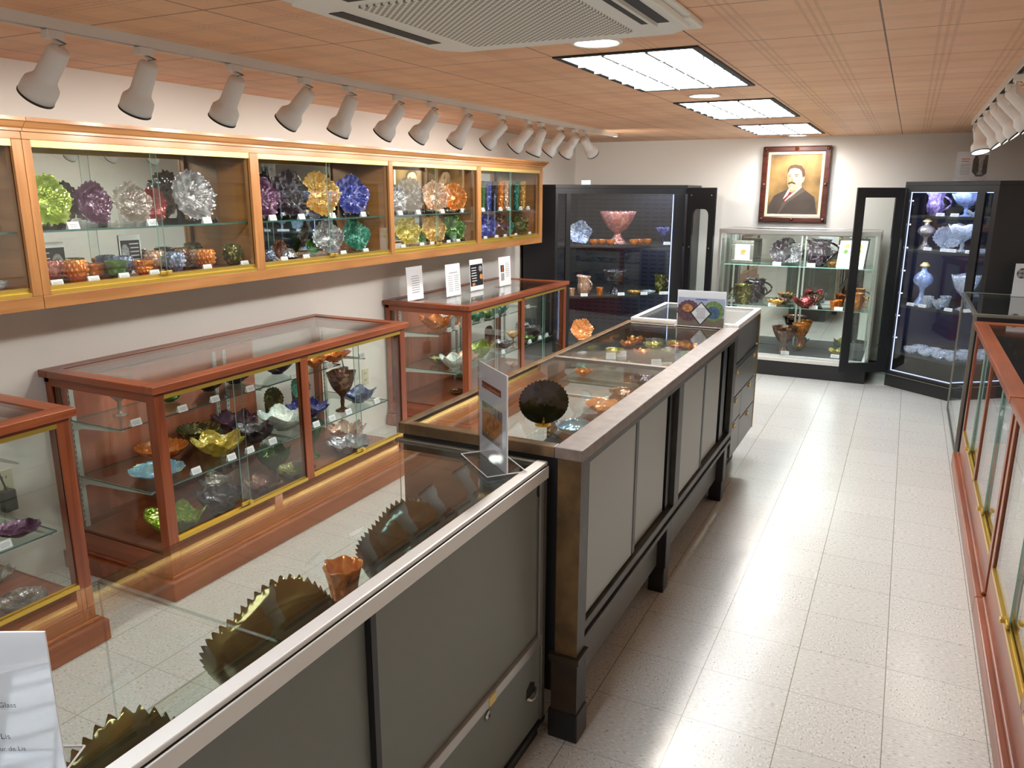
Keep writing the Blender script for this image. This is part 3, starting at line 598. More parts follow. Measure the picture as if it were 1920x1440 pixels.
for yy in (2.2,3.1,3.4,4.3): t.part('shelf_bracket',MB().box(X0+.04,X1-.052,yy-.006,yy+.006,.843,.855 if yy<3.2 else .858),'standard_metal')
# ------------------------------------------------------------------ drawer unit at the counter's far end
X0,X1,Y0,Y1,Z1=-1.42,-.79,4.432,5.17,1.0
t=Thing('drawer_unit',((X0+X1)/2,(Y0+Y1)/2,0),'dark grey glass-topped drawer unit at the far end of the counter','drawer unit')
b=MB(); b.box(X0,X1-.012,Y0,Y1,.20,.78); b.box(X0,X0+.02,Y0,Y1,.78,Z1-.03); b.box(X0,X1,Y0,Y0+.02,.78,Z1-.03); b.box(X0,X1,Y1-.02,Y1,.78,Z1-.03); t.part('body',b,'file_grey')
t.part('inner_deck',MB().box(X0+.02,X1-.03,Y0+.02,Y1-.02,.78,.784),'paper')
t.part('top_frame',MB().box(X1-.03,X1+.002,Y0,Y1,Z1-.03,Z1).box(X0,X0+.03,Y0,Y1,Z1-.03,Z1).box(X0+.03,X1-.03,Y0,Y0+.03,Z1-.03,Z1-.0005).box(X0+.03,X1-.03,Y1-.03,Y1,Z1-.03,Z1-.0005),'aluminium_dull',bevel=.003)
t.part('top_glass',MB().pane(X0+.03,X1-.03,Y0+.03,Y1-.03,Z1-.009,Z1-.003),['pane','glass_edge_light'])
t.part('base',MB().box(X0+.05,X1-.10,Y0+.02,Y1-.06,0,.20),'black_matte')
ys=4.675
t.part('sliding_panel',MB().box(X1-.010,X1-.004,Y0+.002,4.74,.772,.966),'file_grey'); t.part('sliding_panel',MB().box(X1-.016,X1-.010,4.72,Y1-.03,.772,.966),'file_grey')
t.part('panel_track',MB().box(X1-.012,X1+.001,Y0,Y1,.748,.770),'black_metal')
def drawer(a,b_,z0,z1,hs):
    d=t.part('drawer',MB().box(X1-.011,X1,a+.003,b_-.003,z0+.003,z1-.003),'file_grey',bevel=.002)
    for h in hs: t.part('pull',MB().box(X1,X1+.007,h-.025,h+.025,z1-.035,z1-.015).box(X1+.007,X1+.009,h-.025,h+.025,z1-.033,z1-.03),'brass_pale',parent=d,bevel=.002)
drawer(Y0,Y1,.575,.745,(4.47,5.02)); drawer(Y0,ys,.42,.572,(4.50,)); drawer(Y0,ys,.205,.418,(4.50,)); drawer(ys,Y1,.39,.572,(4.93,)); drawer(ys,Y1,.205,.388,(4.93,))
t.part('edge_trim',MB().box(X1-.004,X1+.003,Y1-.008,Y1,.205,.966),'brass')
# ------------------------------------------------------------------ black corner cabinets
def lerp(a,b_,k): return (a[0]+(b_[0]-a[0])*k,a[1]+(b_[1]-a[1])*k)
def wallbox(mb,a,b_,z0,z1,th,mi=0):   # upright slab between plan points a and b_, thickness th to the left of a->b
    dx,dy=b_[0]-a[0],b_[1]-a[1]; l=math.hypot(dx,dy); nx,ny=-dy/l*th,dx/l*th
    pts=[a,b_,(b_[0]+nx,b_[1]+ny),(a[0]+nx,a[1]+ny)]
    ar=sum(pts[i][0]*pts[(i+1)%4][1]-pts[(i+1)%4][0]*pts[i][1] for i in range(4))
    if ar<0: pts=pts[::-1]
    return mb.prism(pts,z0,z1,mi)
def inset(pts,d):
    n=len(pts); out=[]
    for i in range(n):
        p0,p1,p2=[Vector(pts[(i+k)%n]) for k in (-1,0,1)]
        a=(p1-p0).normalized(); b_=(p2-p1).normalized(); na=Vector((-a.y,a.x)); nb=Vector((-b_.y,b_.x))
        k=(na+nb); k/=max(.3,k.length_squared/2); out.append(tuple(p1+k*d))
    return out
def corner_cab(name,pts,splits,shelves,zt,label,inner,glow,blue,door):
    """pts counter-clockwise; pts[0]->pts[1] is the glazed front; splits: fractions of posts along it"""
    cx=sum(p[0] for p in pts)/len(pts); cyy=sum(p[1] for p in pts)/len(pts)
    t=Thing('corner_cabinet',(cx,cyy,0),label,'corner display cabinet')
    t.part('base',MB().prism(inset(pts,.015),0,.125),'black_matte'); t.part('floor_panel',MB().prism(pts,.125,.15),'black_metal',bevel=.003)
    t.part('base_line',MB().prism(inset(pts,-.003),.112,.118),'steel_grey')
    t.part('top_panel',MB().prism(pts,zt-.035,zt),'black_metal',bevel=.003)
    t.part('header',wallbox(MB(),pts[0],pts[1],zt-.085,zt-.035,.03),'black_metal')
    n=len(pts)
    for i in range(1,n):
        m=MB(); wallbox(m,pts[i],pts[(i+1)%n],.15,zt-.035,.012)
        t.part('side_panel' if i in(1,n-1) else 'back_panel',m,'black_metal')
    for i in range(2,n-1):
        ip=inset(pts,.02); m=MB(); wallbox(m,ip[i],ip[(i+1)%n],.16,zt-.04,.004); t.part('slotted_liner',m,inner)
    a,b_=pts[0],pts[1]; L=math.dist(a,b_); 
    for f0,f1 in splits: t.part('front_post',wallbox(MB(),lerp(a,b_,f0),lerp(a,b_,f1),.15,zt-.085,.03),'black_metal',bevel=.002)
    for (p,q),(r,s_) in zip(splits[:-1],splits[1:]):
        m=MB(); pa,pb=lerp(a,b_,q),lerp(a,b_,r); dx,dy=(pb[0]-pa[0]),(pb[1]-pa[1]); l=math.hypot(dx,dy); off=(-dy/l*.012,dx/l*.012)
        wallbox(m,(pa[0]+off[0],pa[1]+off[1]),(pb[0]+off[0],pb[1]+off[1]),.15,zt-.085,.004); t.part('front_glass',m,'pane')
    ip=inset(pts,.035)
    for z in shelves:
        t.part('shelf',MB().prism(ip,z-.02,z-.004),'black_matte'); t.part('shelf_cloth',MB().prism(inset(pts,.037),z-.004,z),'black_cloth')
    if glow:
        pa,pb=lerp(a,b_,splits[0][1]),lerp(a,b_,splits[-1][0]); ux,uy=(pb[0]-pa[0]),(pb[1]-pa[1]); l=math.hypot(ux,uy); ux/=l;uy/=l; nx,ny=-uy*.02,ux*.02
        g=MB()
        for p,k in ((pa,1),(pb,-1)):
            if k not in glow: continue
            q=(p[0]+nx+ux*k*.002,p[1]+ny+uy*k*.002); wallbox(g,q,(q[0]+ux*k*.005,q[1]+uy*k*.005),.16,zt-.09,.006)
        if 0 in glow:
            wallbox(g,(pa[0]+nx,pa[1]+ny),(pb[0]+nx,pb[1]+ny),zt-.092,zt-.087,.006); wallbox(g,(pa[0]+nx,pa[1]+ny),(pb[0]+nx,pb[1]+ny),.152,.157,.006)
        t.part('led_strip',g,'led_strip')
        e=MB()
        for i in range(7):
            z=.45+i*.2; p=(pa[0]+nx*1.3+ux*.02,pa[1]+ny*1.3+uy*.02); 
            if 0 in glow: e.tube([(p[0],p[1],z),(p[0],p[1],z+.008)],.004,8)
        if 0 in glow: t.part('led',e,'led_dot')
        # the strips' own light
        zs=[.15]+shelves[::-1]+[zt-.05]; zs=sorted(zs)
        for z0,z1 in zip(zs[:-1],zs[1:]):
            c=Vector(((pa[0]+pb[0])/2+nx*2.2,(pa[1]+pb[1])/2+ny*2.2,z1-.035))
            lo=t.light('AREA',c,blue[0],blue[1],shape='RECTANGLE',size=l*.9,size_y=.01)
            ix=Vector((-uy,ux,-.9)).normalized()
            lo.rotation_euler=Matrix((Vector((ux,uy,0)),(-ix).cross(Vector((ux,uy,0))),-ix)).transposed().to_euler()
    # the open door leaf
    h,f,zb,zd,arch=door; l=math.dist(h,f); ux,uy=(f[0]-h[0])/l,(f[1]-h[1])/l
    fr=.075; m=MB(); P=lambda k: (h[0]+ux*k,h[1]+uy*k)
    ztop=zd-(.20 if arch else .085)
    wallbox(m,P(0),P(fr),zb,zd,.02); wallbox(m,P(l-fr),P(l),zb,zd,.02); wallbox(m,P(fr),P(l-fr),zb,zb+.085,.02)
    if not arch: wallbox(m,P(fr),P(l-fr),ztop,zd,.02)
    else:
        w=l-2*fr; r=.06; poly=[]; n_=Vector((-uy,ux,0))
        pr=lambda k,z: (P(k)[0],P(k)[1],z)
        for s0,cxk in ((1,fr),(0,l-fr)):
            arc=[(cxk+(r-r*math.cos(q*PI/12) if s0 else -(r-r*math.cos(q*PI/12))), ztop-r+r*math.sin(q*PI/12)) for q in range(7)]
            for q0,q1 in zip(arc[:-1],arc[1:]): m.slab([pr(q0[0],q0[1]),pr(q1[0],q1[1]),pr(q1[0],ztop),pr(q0[0],ztop)][::(1 if s0 else -1)],n_*1,.02)
        wallbox(m,P(fr),P(l-fr),ztop,zd,.02)
    d=t.part('open_door',m,'black_metal')
    g=MB(); o=(-uy*.008,ux*.008); wallbox(g,(P(fr-.01)[0]+o[0],P(fr-.01)[1]+o[1]),(P(l-fr+.01)[0]+o[0],P(l-fr+.01)[1]+o[1]),zb+.08,ztop+.005,.004); t.part('door_glass',g,'pane',parent=d)
    s=MB(); sd=-1 if True else 1
    for k in (fr*.75,l-fr*.6):
        for z in [zb+.06,zb+.62,zb+1.1,zd-.07]:
            p=P(k); c0=Vector((p[0]+uy*.001,p[1]-ux*.001,z)); s.tube([c0,c0+Vector((uy,-ux,0))*.003],.006,10)
    t.part('screws',s,'aluminium',parent=d)
    return t
CL=corner_cab('l',[(-3.02,6.98),(-1.97,7.80),(-1.97,8.37),(-3.37,8.37),(-3.37,6.98)],[(0,.02),(.08,.115),(.90,.985)],[.722,1.215],1.79,
   'tall black corner cabinet of marigold glass in the left back corner','louvred_steel',(-1,),(1.6,(.72,.80,1)),((-1.965,7.785),(-1.655,7.60),.10,1.765,True))
CR=corner_cab('r',[(-.06,7.78),(.60,7.262),(1.25,7.262),(1.25,8.37),(-.06,8.37)],[(0,.06),(.79,.87),(.95,1)],[.75,1.24,1.53],1.815,
   'tall black corner cabinet of clear glass with blue lighting, right back corner','blue_velvet',(1,-1,0),(.8,(.6,.68,1)),((-.065,7.765),(-.432,7.56),.13,1.765,False))
# ------------------------------------------------------------------ aluminium showcase on the back wall
X0,X1,Y0,Y1,Z1=-1.62,-.205,7.72,8.28,1.385
t=Thing('glass_showcase',((X0+X1)/2,(Y0+Y1)/2,0),'tall aluminium and glass showcase under the framed portrait','showcase')
t.part('base',MB().box(X0+.02,X1-.01,Y0+.01,Y1,0,.145),'black_matte')
b=MB(); b.box(X0,X1,Y0,Y1,.145,.165); t.part('bottom_frame',b,'aluminium_dull',bevel=.003)
t.part('door_track',MB().box(X0,X1,Y0-.004,Y0+.03,.165,.182).box(X0,X1,Y0+.012,Y0+.018,.182,.195),'aluminium_dull',bevel=.002)
t.part('deck',MB().box(X0+.02,X1-.02,Y0+.04,Y1-.04,.165,.20),'paper'); t.part('black_cloth',MB().box(X0+.05,X1-.05,Y0+.06,Y1-.045,.2,.206),'black_cloth')
for x in (X0,X1-.022):
    for y in (Y0,Y1-.022): t.part('corner_post',MB().box(x,x+.022,y,y+.022,.165,Z1-.04),'aluminium',bevel=.002)
tf=MB(); tf.box(X0,X1,Y0,Y0+.035,Z1-.04,Z1); tf.box(X0,X1,Y1-.03,Y1,Z1-.04,Z1); tf.box(X0,X0+.03,Y0+.035,Y1-.03,Z1-.04,Z1); tf.box(X1-.03,X1,Y0+.035,Y1-.03,Z1-.04,Z1); t.part('top_frame',tf,'aluminium',bevel=.003)
t.part('top_glass',MB().pane(X0+.03,X1-.03,Y0+.035,Y1-.03,Z1-.008,Z1-.003),['pane','glass_edge_light'])
t.part('mirror_back',MB().pane(X0+.022,X1-.022,Y1-.035,Y1-.03,.20,Z1-.04),['mirror','glass_edge'])
for x in (X0+.006,X1-.012): t.part('side_glass',MB().pane(x,x+.005,Y0+.022,Y1-.04,.165,Z1-.04),['pane','glass_edge_light'])
for a,b_,y in ((X0+.022,-.93,Y0+.02),(-.98,X1-.022,Y0+.010)): t.part('sliding_glass_door',MB().pane(a,b_,y,y+.005,.19,Z1-.04),['pane','glass_edge_light'])
for z in (.645,1.04):
    for a,b_ in ((X0+.03,-.905),(-.895,X1-.03)): t.part('glass_shelf',MB().pane(a,b_,Y0+.16,Y1-.05,z-.007,z),['shelf_glass','glass_edge_light'])
for x in (X0+.06,-.92,-.88,X1-.05):
    st=MB(); st.box(x-.008,x+.008,Y1-.045,Y1-.036,.22,Z1-.05); t.part('shelf_standard',st,'standard_metal')
t.light('AREA',((X0+X1)/2,Y0+.08,Z1-.05),5,(.95,1,.97),shape='RECTANGLE',size=1.3,size_y=.02)
t.part('lamp_tube',MB().box(X0+.05,X1-.05,Y0+.04,Y0+.055,Z1-.052,Z1-.042),'white_plastic')
tag(MB().tube([(-.198,8.0,.28),(-.16,8.02,.30),(-.11,8.03,.36),(-.078,8.03,.42)],.004,6).build('power_cable','rubber'),'thin black cable between the aluminium showcase and the right corner cabinet','cable')
# ------------------------------------------------------------------ aluminium-framed case on the right
X0,X1,Y0,Y1,Z1=.44,1.16,5.83,7.12,.962
t=Thing('glass_showcase',((X0+X1)/2,(Y0+Y1)/2,0),'grey-framed glass showcase of pressed glass between the right corner cabinet and cherry case','showcase')
for x,y in ((X0,Y0),(X0,Y1-.022),(X1-.022,Y0),(X1-.022,Y1-.022)): t.part('corner_post',MB().box(x,x+.022,y,y+.022,0,Z1-.02),'steel_grey',bevel=.002)
tf=MB(); tf.box(X0,X1,Y0,Y0+.024,Z1-.022,Z1); tf.box(X0,X1,Y1-.024,Y1,Z1-.022,Z1); tf.box(X0,X0+.024,Y0+.024,Y1-.024,Z1-.022,Z1); tf.box(X1-.024,X1,Y0+.024,Y1-.024,Z1-.022,Z1); t.part('top_frame',tf,'steel_grey',bevel=.003)
t.part('bottom_frame',MB().box(X0,X0+.02,Y0+.022,Y1-.022,.0,.02),'steel_grey')
t.part('end_panel',MB().box(X0+.022,X1-.022,Y0,Y0+.012,.02,Z1-.022),'black_metal')
t.part('top_glass',MB().pane(X0+.024,X1-.024,Y0+.024,Y1-.024,Z1-.009,Z1-.003),['shelf_glass','glass_edge'])
t.part('front_glass',MB().pane(X0+.006,X0+.012,Y0+.022,Y1-.022,.02,Z1-.022),['pane','glass_edge'])
t.part('side_glass',MB().pane(X0+.022,X1-.022,Y1-.014,Y1-.008,.02,Z1-.022),['pane','glass_edge'])
t.part('glass_shelf',MB().pane(X0+.10,X1-.04,Y0+.03,Y1-.03,.703,.71),['shelf_glass','glass_edge']); t.part('glass_shelf',MB().pane(X0+.06,X1-.04,Y0+.03,Y1-.03,.413,.42),['shelf_glass','glass_edge'])
t.part('deck',MB().box(X0+.02,X1-.022,Y0+.015,Y1-.02,.02,.10),'paper')
# ------------------------------------------------------------------ glassware shapes
SH={
'bowl':[(.34,0),(.37,.10),(.62,.32),(.86,.66),(1,1)],
'shallow':[(.36,0),(.38,.12),(.66,.34),(.88,.62),(1,1)],
'cup':[(.45,0),(.5,.08),(.84,.36),(.97,.75),(1,1)],
'squat':[(.42,0),(.5,.10),(.82,.30),(.80,.52),(.78,.66),(1,1)],
'rose':[(.36,0),(.46,.08),(.86,.30),(1,.58),(.92,.84),(.78,1)],
'plate':[(.30,0),(.34,.10),(.62,.30),(.86,.70),(1,1)],
'vase':[(.80,0),(.84,.04),(.76,.12),(.74,.45),(.76,.75),(.90,.93),(1,1)],
'flare':[(.62,0),(.64,.05),(.50,.14),(.54,.45),(.66,.72),(.86,.92),(1,1)],
'tumbler':[(.70,0),(.74,.05),(.76,.3),(.88,.7),(1,1)],
'pitcher':[(.70,0),(.74,.05),(.88,.22),(.92,.45),(.80,.72),(.86,.9),(1,1)],
'compote':[(.50,0),(.46,.03),(.16,.08),(.12,.16),(.15,.24),(.11,.34),(.26,.42),(.62,.58),(.86,.80),(1,1)],
'punch':[(.52,0),(.46,.06),(.24,.22),(.18,.32),(.30,.38),(.58,.52),(.86,.78),(1,1)],
'font':[(.62,0),(.56,.04),(.24,.22),(.16,.36),(.22,.42),(.24,.46),(.62,.56),(.72,.68),(.56,.80),(.24,.88),(.22,.95),(.2,1)],
'dome':[(1,0),(.98,.12),(.88,.45),(.62,.75),(.25,.92),(.10,1)],
}
def smooth_prof(pts,n):
    P=[Vector(p) for p in pts]; P=[P[0]*2-P[1]]+P+[P[-1]*2-P[-2]]; out=[]; k=len(pts)-1
    for i in range(n+1):
        t=i/n*k; j=min(int(t),k-1); f=t-j; a,b,c,d=P[j:j+4]
        v=.5*((2*b)+(c-a)*f+(2*a-5*b+4*c-d)*f*f+(3*b-a-3*c+d)*f**3); out.append((max(v.x,.004),max(0,v.y) if j==0 else v.y))
    return out
def vessel(shape,R,H,ruf=0,rn=6,saw=0,sn=24,flute=0,fn=20,hob=0,hn=14,hr=5,seg=72,rows=16,spout=0,oval=1,ph=0,closed=False,M=None,mb=None):
    if hob: seg=hn*12; rows=hr*7
    base=smooth_prof(SH[shape],rows); th=max(.0025,.03*R)
    T=[i/rows for i in range(rows+1)]; prof=[(r*R,z*H) for r,z in base]
    inner=[(max(r-th,.002),z+(th*.4 if t<.9 else 0)) for (r,z),t in list(zip(prof,T))[::-1]]
    start=next((i for i,(r,z) in enumerate(inner) if False),None)
    ti=T[::-1]
    # stems stay solid: keep only the cup part of the inside
    rs=[r for r,_ in base]; neck=max([i for i in range(1,rows) if rs[i]<=.3 and shape in('compote','punch','font')] or [0])
    k=rows-neck; inner=inner[:k+1]; ti=ti[:k+1]
    full=[(.002,0)]+prof+inner+([(.001,inner[-1][1])]); TT=[0]+T+ti+[ti[-1]]; n_out=len(prof)+1
    if closed: full=full[:n_out]; TT=TT[:n_out]
    def mod(r,z,a,j):
        t=TT[j]; w=t*t
        if ruf: z+=min(H,.8*R)*ruf*w*math.cos(rn*a+ph)*(1 if j else 0); r*=1+.55*ruf*w*math.sin(rn*a+ph+.8)*(R and 1)*min(1,H/R+.4)
        if saw and t>.9: 
            q=abs(((sn*a/(2*PI))%1)*2-1); z+=saw*min(H,.8*R)*(q-.5)*(t-.9)*10; r*=1+.04*(q-.5)*(t-.9)*10
        if flute: r*=1+flute*math.cos(fn*a)*min(1,t*4); z+=(flute*R*.8*math.cos(fn*a+.6*t)*math.sin(PI*min(1,t))) if shape in('plate','shallow') and j>1 else 0
        if hob and j<n_out and .1<t<1.0:
            row=t*hr; pr_=(int(row)%2)*PI; hh=max(0,math.cos(hn*a+pr_))**2*max(0,math.sin((row%1)*PI))**2; r+=hob*R*hh
        if spout: 
            c=max(0,math.cos(a-PI))**6; r*=1+spout*c*w*w; z+=spout*.25*H*c*w*w
        if r<.004 and j==0: r=.001
        return r,z
    mb=mb or MB()
    if oval!=1:
        M=(M or Matrix.Identity(4))@Matrix.Diagonal((1,oval,1,1))
    return mb.lathe(full,seg,mod,M=M)
STYLE={ # kind -> (object name, category, shape, height/radius, options)
'ruffled':('ruffled_bowl','bowl','bowl',.75,dict(ruf=.15,rn=7,saw=.08,sn=36,flute=.012,fn=24)),
'ruffled3':('ruffled_bowl','bowl','bowl',.80,dict(ruf=.20,rn=5,saw=.05,sn=40,flute=.01,fn=20)),
'ruffled8':('ruffled_bowl','bowl','bowl',.62,dict(ruf=.12,rn=8,flute=.02,fn=24)),
'shallow':('shallow_bowl','bowl','shallow',.42,dict(ruf=.05,rn=10,saw=.12,sn=30)),
'saw':('scalloped_bowl','bowl','bowl',.6,dict(saw=.16,sn=26,flute=.015,fn=26)),
'round':('round_bowl','bowl','cup',.8,dict(saw=.06,sn=20,flute=.02,fn=20)),
'squat':('flared_bowl','bowl','squat',1.15,dict(hob=.10,hn=15,hr=4)),
'hobnail':('hobnail_bowl','bowl','rose',1.75,dict(hob=.16,hn=15,hr=6,saw=.06,sn=15)),
'compote':('footed_compote','compote','compote',1.5,dict(ruf=.05,rn=6,saw=.05,sn=24)),
'stem':('footed_compote','compote','compote',2.3,dict(ruf=.06,rn=4)),
'punch':('footed_punch_bowl','punch bowl','punch',1.45,dict(saw=.05,sn=22,flute=.02,fn=11)),
'tumbler':('tumbler','tumbler','tumbler',2.1,dict(flute=.04,fn=8)),
'vase':('tall_vase','vase','vase',4.4,dict(saw=.045,sn=8,hob=.07,hn=8,hr=9)),
'flare':('flared_vase','vase','flare',2.3,dict(ruf=.05,rn=5,flute=.05,fn=10)),
'cup':('punch_cup','cup','cup',1.25,dict(flute=.04,fn=10)),
}
def rest(u,v,surf):
    if surf[0]=='Z': p=at(u,v,'Z',surf[1]); p.z=surf[1]
    elif surf[0]=='X': p=at(u,v,'X',surf[1]); p.z=surf[2]
    elif surf[0]=='Y': p=at(u,v,'Y',surf[1]); p.z=surf[2]
    return p
def handle(t,p,R,H,ang,mat,name='handle',z0=.28,z1=.86,out=1.75):
    c,s=math.cos(ang),math.sin(ang); pts=[]
    for i in range(9):
        a=PI*i/8; rr=R*(.82+(out-.82)*math.sin(a)); z=H*(z1-(z1-z0)*i/8)+H*.08*math.sin(a)*(1-i/8)
        pts.append((p[0]+rr*c,p[1]+rr*s,p[2]+z))
    t.part(name,MB().tube(pts,[R*.10+.0015]*9,8),mat)
LASTP={}; PLACED=[]
BAYS=((-1.14,.31),(.39,1.89),(1.985,3.105),(3.175,4.323),(4.377,5.503),(5.575,6.685))
def bay(y): return min(BAYS,key=lambda b_: max(0,b_[0]-y,y-b_[1]))
HCAP=((1.5305,.19),(1.2405,.262),(.7505,.46),(1.2155,.46),(.7225,.46),(1.0405,.29),(.6455,.37))
def hcap(z,H): 
    for zz,h in HCAP:
        if abs(z-zz)<.002: return min(H,h)
    return H
def glass(kind,u,v,w,col,label,surf,rz=None,hr=None,**kw):
    name,cat,shape,ratio,opt=STYLE[kind]; p=rest(u,v,surf); dp=depth(p); R=w/2*dp/F_PX
    bnd=kw.get('clampx')
    if 'clampx' in kw:
        lo,hi=kw.pop('clampx'); p.x=max(lo+R,min(hi-R,p.x)) if hi-lo>2*R else (lo+hi)/2
    H=hcap(p.z,R*(hr or ratio)); opt=dict(opt); opt.update(kw); by=None
    if surf[0]=='X':
        lo,hi=bay(p.y); by=(lo,hi); bnd=(-3.3015,-3.1165); R=min(R,.046 if kind in('hobnail','squat') else .07); H=min(H,.20); p.x=max(bnd[0]+R*1.05,min(bnd[1]-R*1.05,p.x)); p.y=max(lo+R*1.08,min(hi-R*1.08,p.y))
    if 'clampy' in opt:
        lo,hi=by=opt.pop('clampy'); p.y=max(lo+R*1.1,min(hi-R*1.1,p.y))
    m=vessel(shape,R,H,ph=random.uniform(0,6),**opt)
    o=m.build(name,GL[col],loc=p); PLACED.append((o,R*1.06,H,bnd,by)); o.rotation_euler=(0,0,random.uniform(0,6) if rz is None else rz)
    LASTP['p']=p; return tag(o,label,cat)
def stand_plate(u,v,hpx,col,label,surf,yaw=0,stand='black',tilt=.22,shape='plate',oval=1,deep=.22,name='standing_plate',cat='plate',**kw):
    """a plate or bowl stood on its rim, face turned to yaw (0 = +x)"""
    p=rest(u,v,surf); dp=depth(p); R=hpx/2*dp/F_PX
    if surf[0]=='X':
        low=surf[2]<1.5; tilt=min(tilt,.30 if low else .38); R=min(R,(.190/math.cos(tilt)/2) if low else .155); lo,hi=bay(p.y); rr_=R*(1.08*abs(math.cos(yaw))+.1)*oval; p.y=max(lo+rr_,min(hi-rr_,p.y)); ext=lambda tl: 2*R*math.sin(tl)*.95+.03+.5*R*abs(math.sin(yaw))
        p.x=min(-3.125,max(p.x,-3.300+ext(tilt)))
        while p.x-ext(tilt)<-3.302 and tilt>.05: tilt-=.02
    t=Thing(name,p,label,cat); n=Vector((math.cos(yaw)*math.cos(tilt),math.sin(yaw)*math.cos(tilt),math.sin(tilt)))
    up=(Vector((0,0,1))-n*n.z).normalized(); sd=up.cross(n); c=p+up*(R+.012)-n*(deep*R)+n*.004
    M=Matrix(((sd.x,up.x,n.x,c.x),(sd.y,up.y,n.y,c.y),(sd.z,up.z,n.z,c.z),(0,0,0,1)))
    o=dict(ruf=.10,rn=6,saw=.12,sn=30,flute=.035,fn=22,seg=132); o.update(kw)
    if oval!=1: M=M@Matrix.Diagonal((oval,1,1,1))
    t.part('bowl' if shape!='plate' else 'plate',vessel(shape,R,deep*R*1.6,M=M,**o),GL[col])
    s=MB(); f=Vector((n.x,n.y,0)).normalized(); q=Vector((-f.y,f.x,0)); bo=R*math.sin(tilt)+deep*R*.9+.006
    if stand in('black','clear'):
        w_=R*.55
        for k in (-1,1):
            a=p+q*w_*k
            pts=[a+f*.045,a+f*.060+Vector((0,0,.012)),a+f*.050+Vector((0,0,.03)),a+f*.036+Vector((0,0,.014)),a-f*.015+Vector((0,0,.02)),a-f*(bo)+Vector((0,0,R*.85)),a-f*(bo+.012)+Vector((0,0,R*.80)),a-f*(bo+.006)]
            s.slab(pts,q*1,.008)
        s.slab([p-q*w_-f*.025,p+q*w_-f*.025,p+q*w_-f*.025+Vector((0,0,.02)),p-q*w_-f*.025+Vector((0,0,.02))],f,-.008)
        t.part('stand',s,'black_wood' if stand=='black' else 'acrylic')
    elif stand=='wire':
        for k in (-1,1):
            a=p+q*R*.35*k; s.tube([a+f*.042+Vector((0,0,.022)),a+f*.045+Vector((0,0,.004)),a-f*(bo*.6)+Vector((0,0,.004)),a-f*(bo+.004)+Vector((0,0,R*.9))],.0022,6)
        s.tube([p-q*R*.35-f*(bo+.003)+Vector((0,0,R*.8)),p+q*R*.35-f*(bo+.003)+Vector((0,0,R*.8))],.0022,6); t.part('stand',s,'brass_pale')
    LASTP['p']=p; return t
def jug(u,v,w,hr,col,label,surf,ang,spout=.25,**kw):
    p=rest(u,v,surf); R=w/2*depth(p)/F_PX*.78; H=hcap(p.z,R*hr); t=Thing('pitcher',p,label,'pitcher')
    o=dict(flute=.04,fn=10,saw=.03,sn=16); o.update(kw)
    M=Matrix.Translation(p)@Matrix.Rotation(ang,4,'Z'); t.part('body',vessel('pitcher',R,H,spout=spout,M=M,**o),GL[col]); handle(t,p,R,H,ang,GL[col],z0=.2)
    LASTP['p']=p; return t
def lamp(u,v,w,hr,col,label,surf):
    p=rest(u,v,surf); R=w/2*depth(p)/F_PX; H=hcap(p.z,R*hr); t=Thing('oil_lamp',p,label,'oil lamp'); M=Matrix.Translation(p)
    t.part('font_and_foot',vessel('font',R*1.2,H*.9,flute=.03,fn=8,closed=True,M=M),GL[col])
    t.part('burner_collar',MB().lathe([(.001,H*.9),(R*.42,H*.9),(R*.46,H*.93),(R*.3,H*.97),(R*.2,H),(.001,H)],20,M=M),'brass_pale' if col!='crystal' else 'steel_grey')
    return t
CARDN=[0]
def card(u,v,surf,beside,yaw=0,w=.052,h=.030,colour='paper'):
    p=rest(u,v,surf); f=Vector((math.cos(yaw),math.sin(yaw),0)); q=Vector((-f.y,f.x,0)); m=MB(); d=.020; z=Vector((0,0,h))
    a,b_=p-q*w/2,p+q*w/2
    vs=[a+f*d/2,b_+f*d/2,b_-f*d/2,a-f*d/2,a+z,b_+z]; m.add(vs,[(0,1,5,4),(2,3,4,5),(1,2,5),(3,0,4),(0,3,2,1)])
    n=(f*h+Vector((0,0,d/2))).normalized()
    for i,(k0,k1,wk) in enumerate(((.25,.31,.6),(.45,.50,.8),(.62,.67,.7))):
        A=lambda kx,kz: a+q*w*kx+f*d/2*(1-kz)+z*kz+n*.0004
        m.add([A(.5-wk/2,k0),A(.5+wk/2,k0),A(.5+wk/2,k1),A(.5-wk/2,k1)],[(0,1,2,3)],1)
    o=m.build('name_card',[colour,'ink_grey']); CARDN[0]+=1
    base=p.copy(); 
    me=o.data
    for vtx in me.vertices: vtx.co-=base
    o.location=base
    return tag(o,'small white printed tent card '+beside,'label card','white name cards')
# ------------------------------------------------------------------ wall cabinet contents
WX=-3.19; XB=-3.255
U=('X',WX,ZS+.0005); UB=('X',XB,ZS+.0005); Lw=('X',WX,ZD); LB=('X',XB,ZD); LF=('X',-3.16,ZD); UF=('X',-3.135,ZS+.0005)
B=['first full oak wall bay','second oak wall bay','third oak wall bay','last oak wall bay']
stand_plate(97,418,96,'lime','green and yellow fluted plate on black stand, shelf of '+B[0],U,.05,ruf=.1)
stand_plate(183,414,78,'amethyst','amethyst fluted ruffled bowl on clear stand, shelf of '+B[0],U,.1,'clear',rn=5,ruf=.12)
stand_plate(257,412,76,'smoke','silvery purple fluted ruffled bowl leaning, shelf of '+B[0],('X',-3.15,ZS+.0005),-.1,'clear',tilt=.3,rn=5,ruf=.12)
stand_plate(287,388,62,'red','dark red fluted plate behind the others, shelf of '+B[0],UB,.1,'clear',tilt=.1)
stand_plate(371,411,92,'silver','silver fluted round plate on black stand, shelf of '+B[0],U,-.1,ruf=.06,rn=12,saw=.2)
glass('hobnail',102,525,48,'pink','pink hobnail bowl at the left end, bottom of '+B[0],LB)
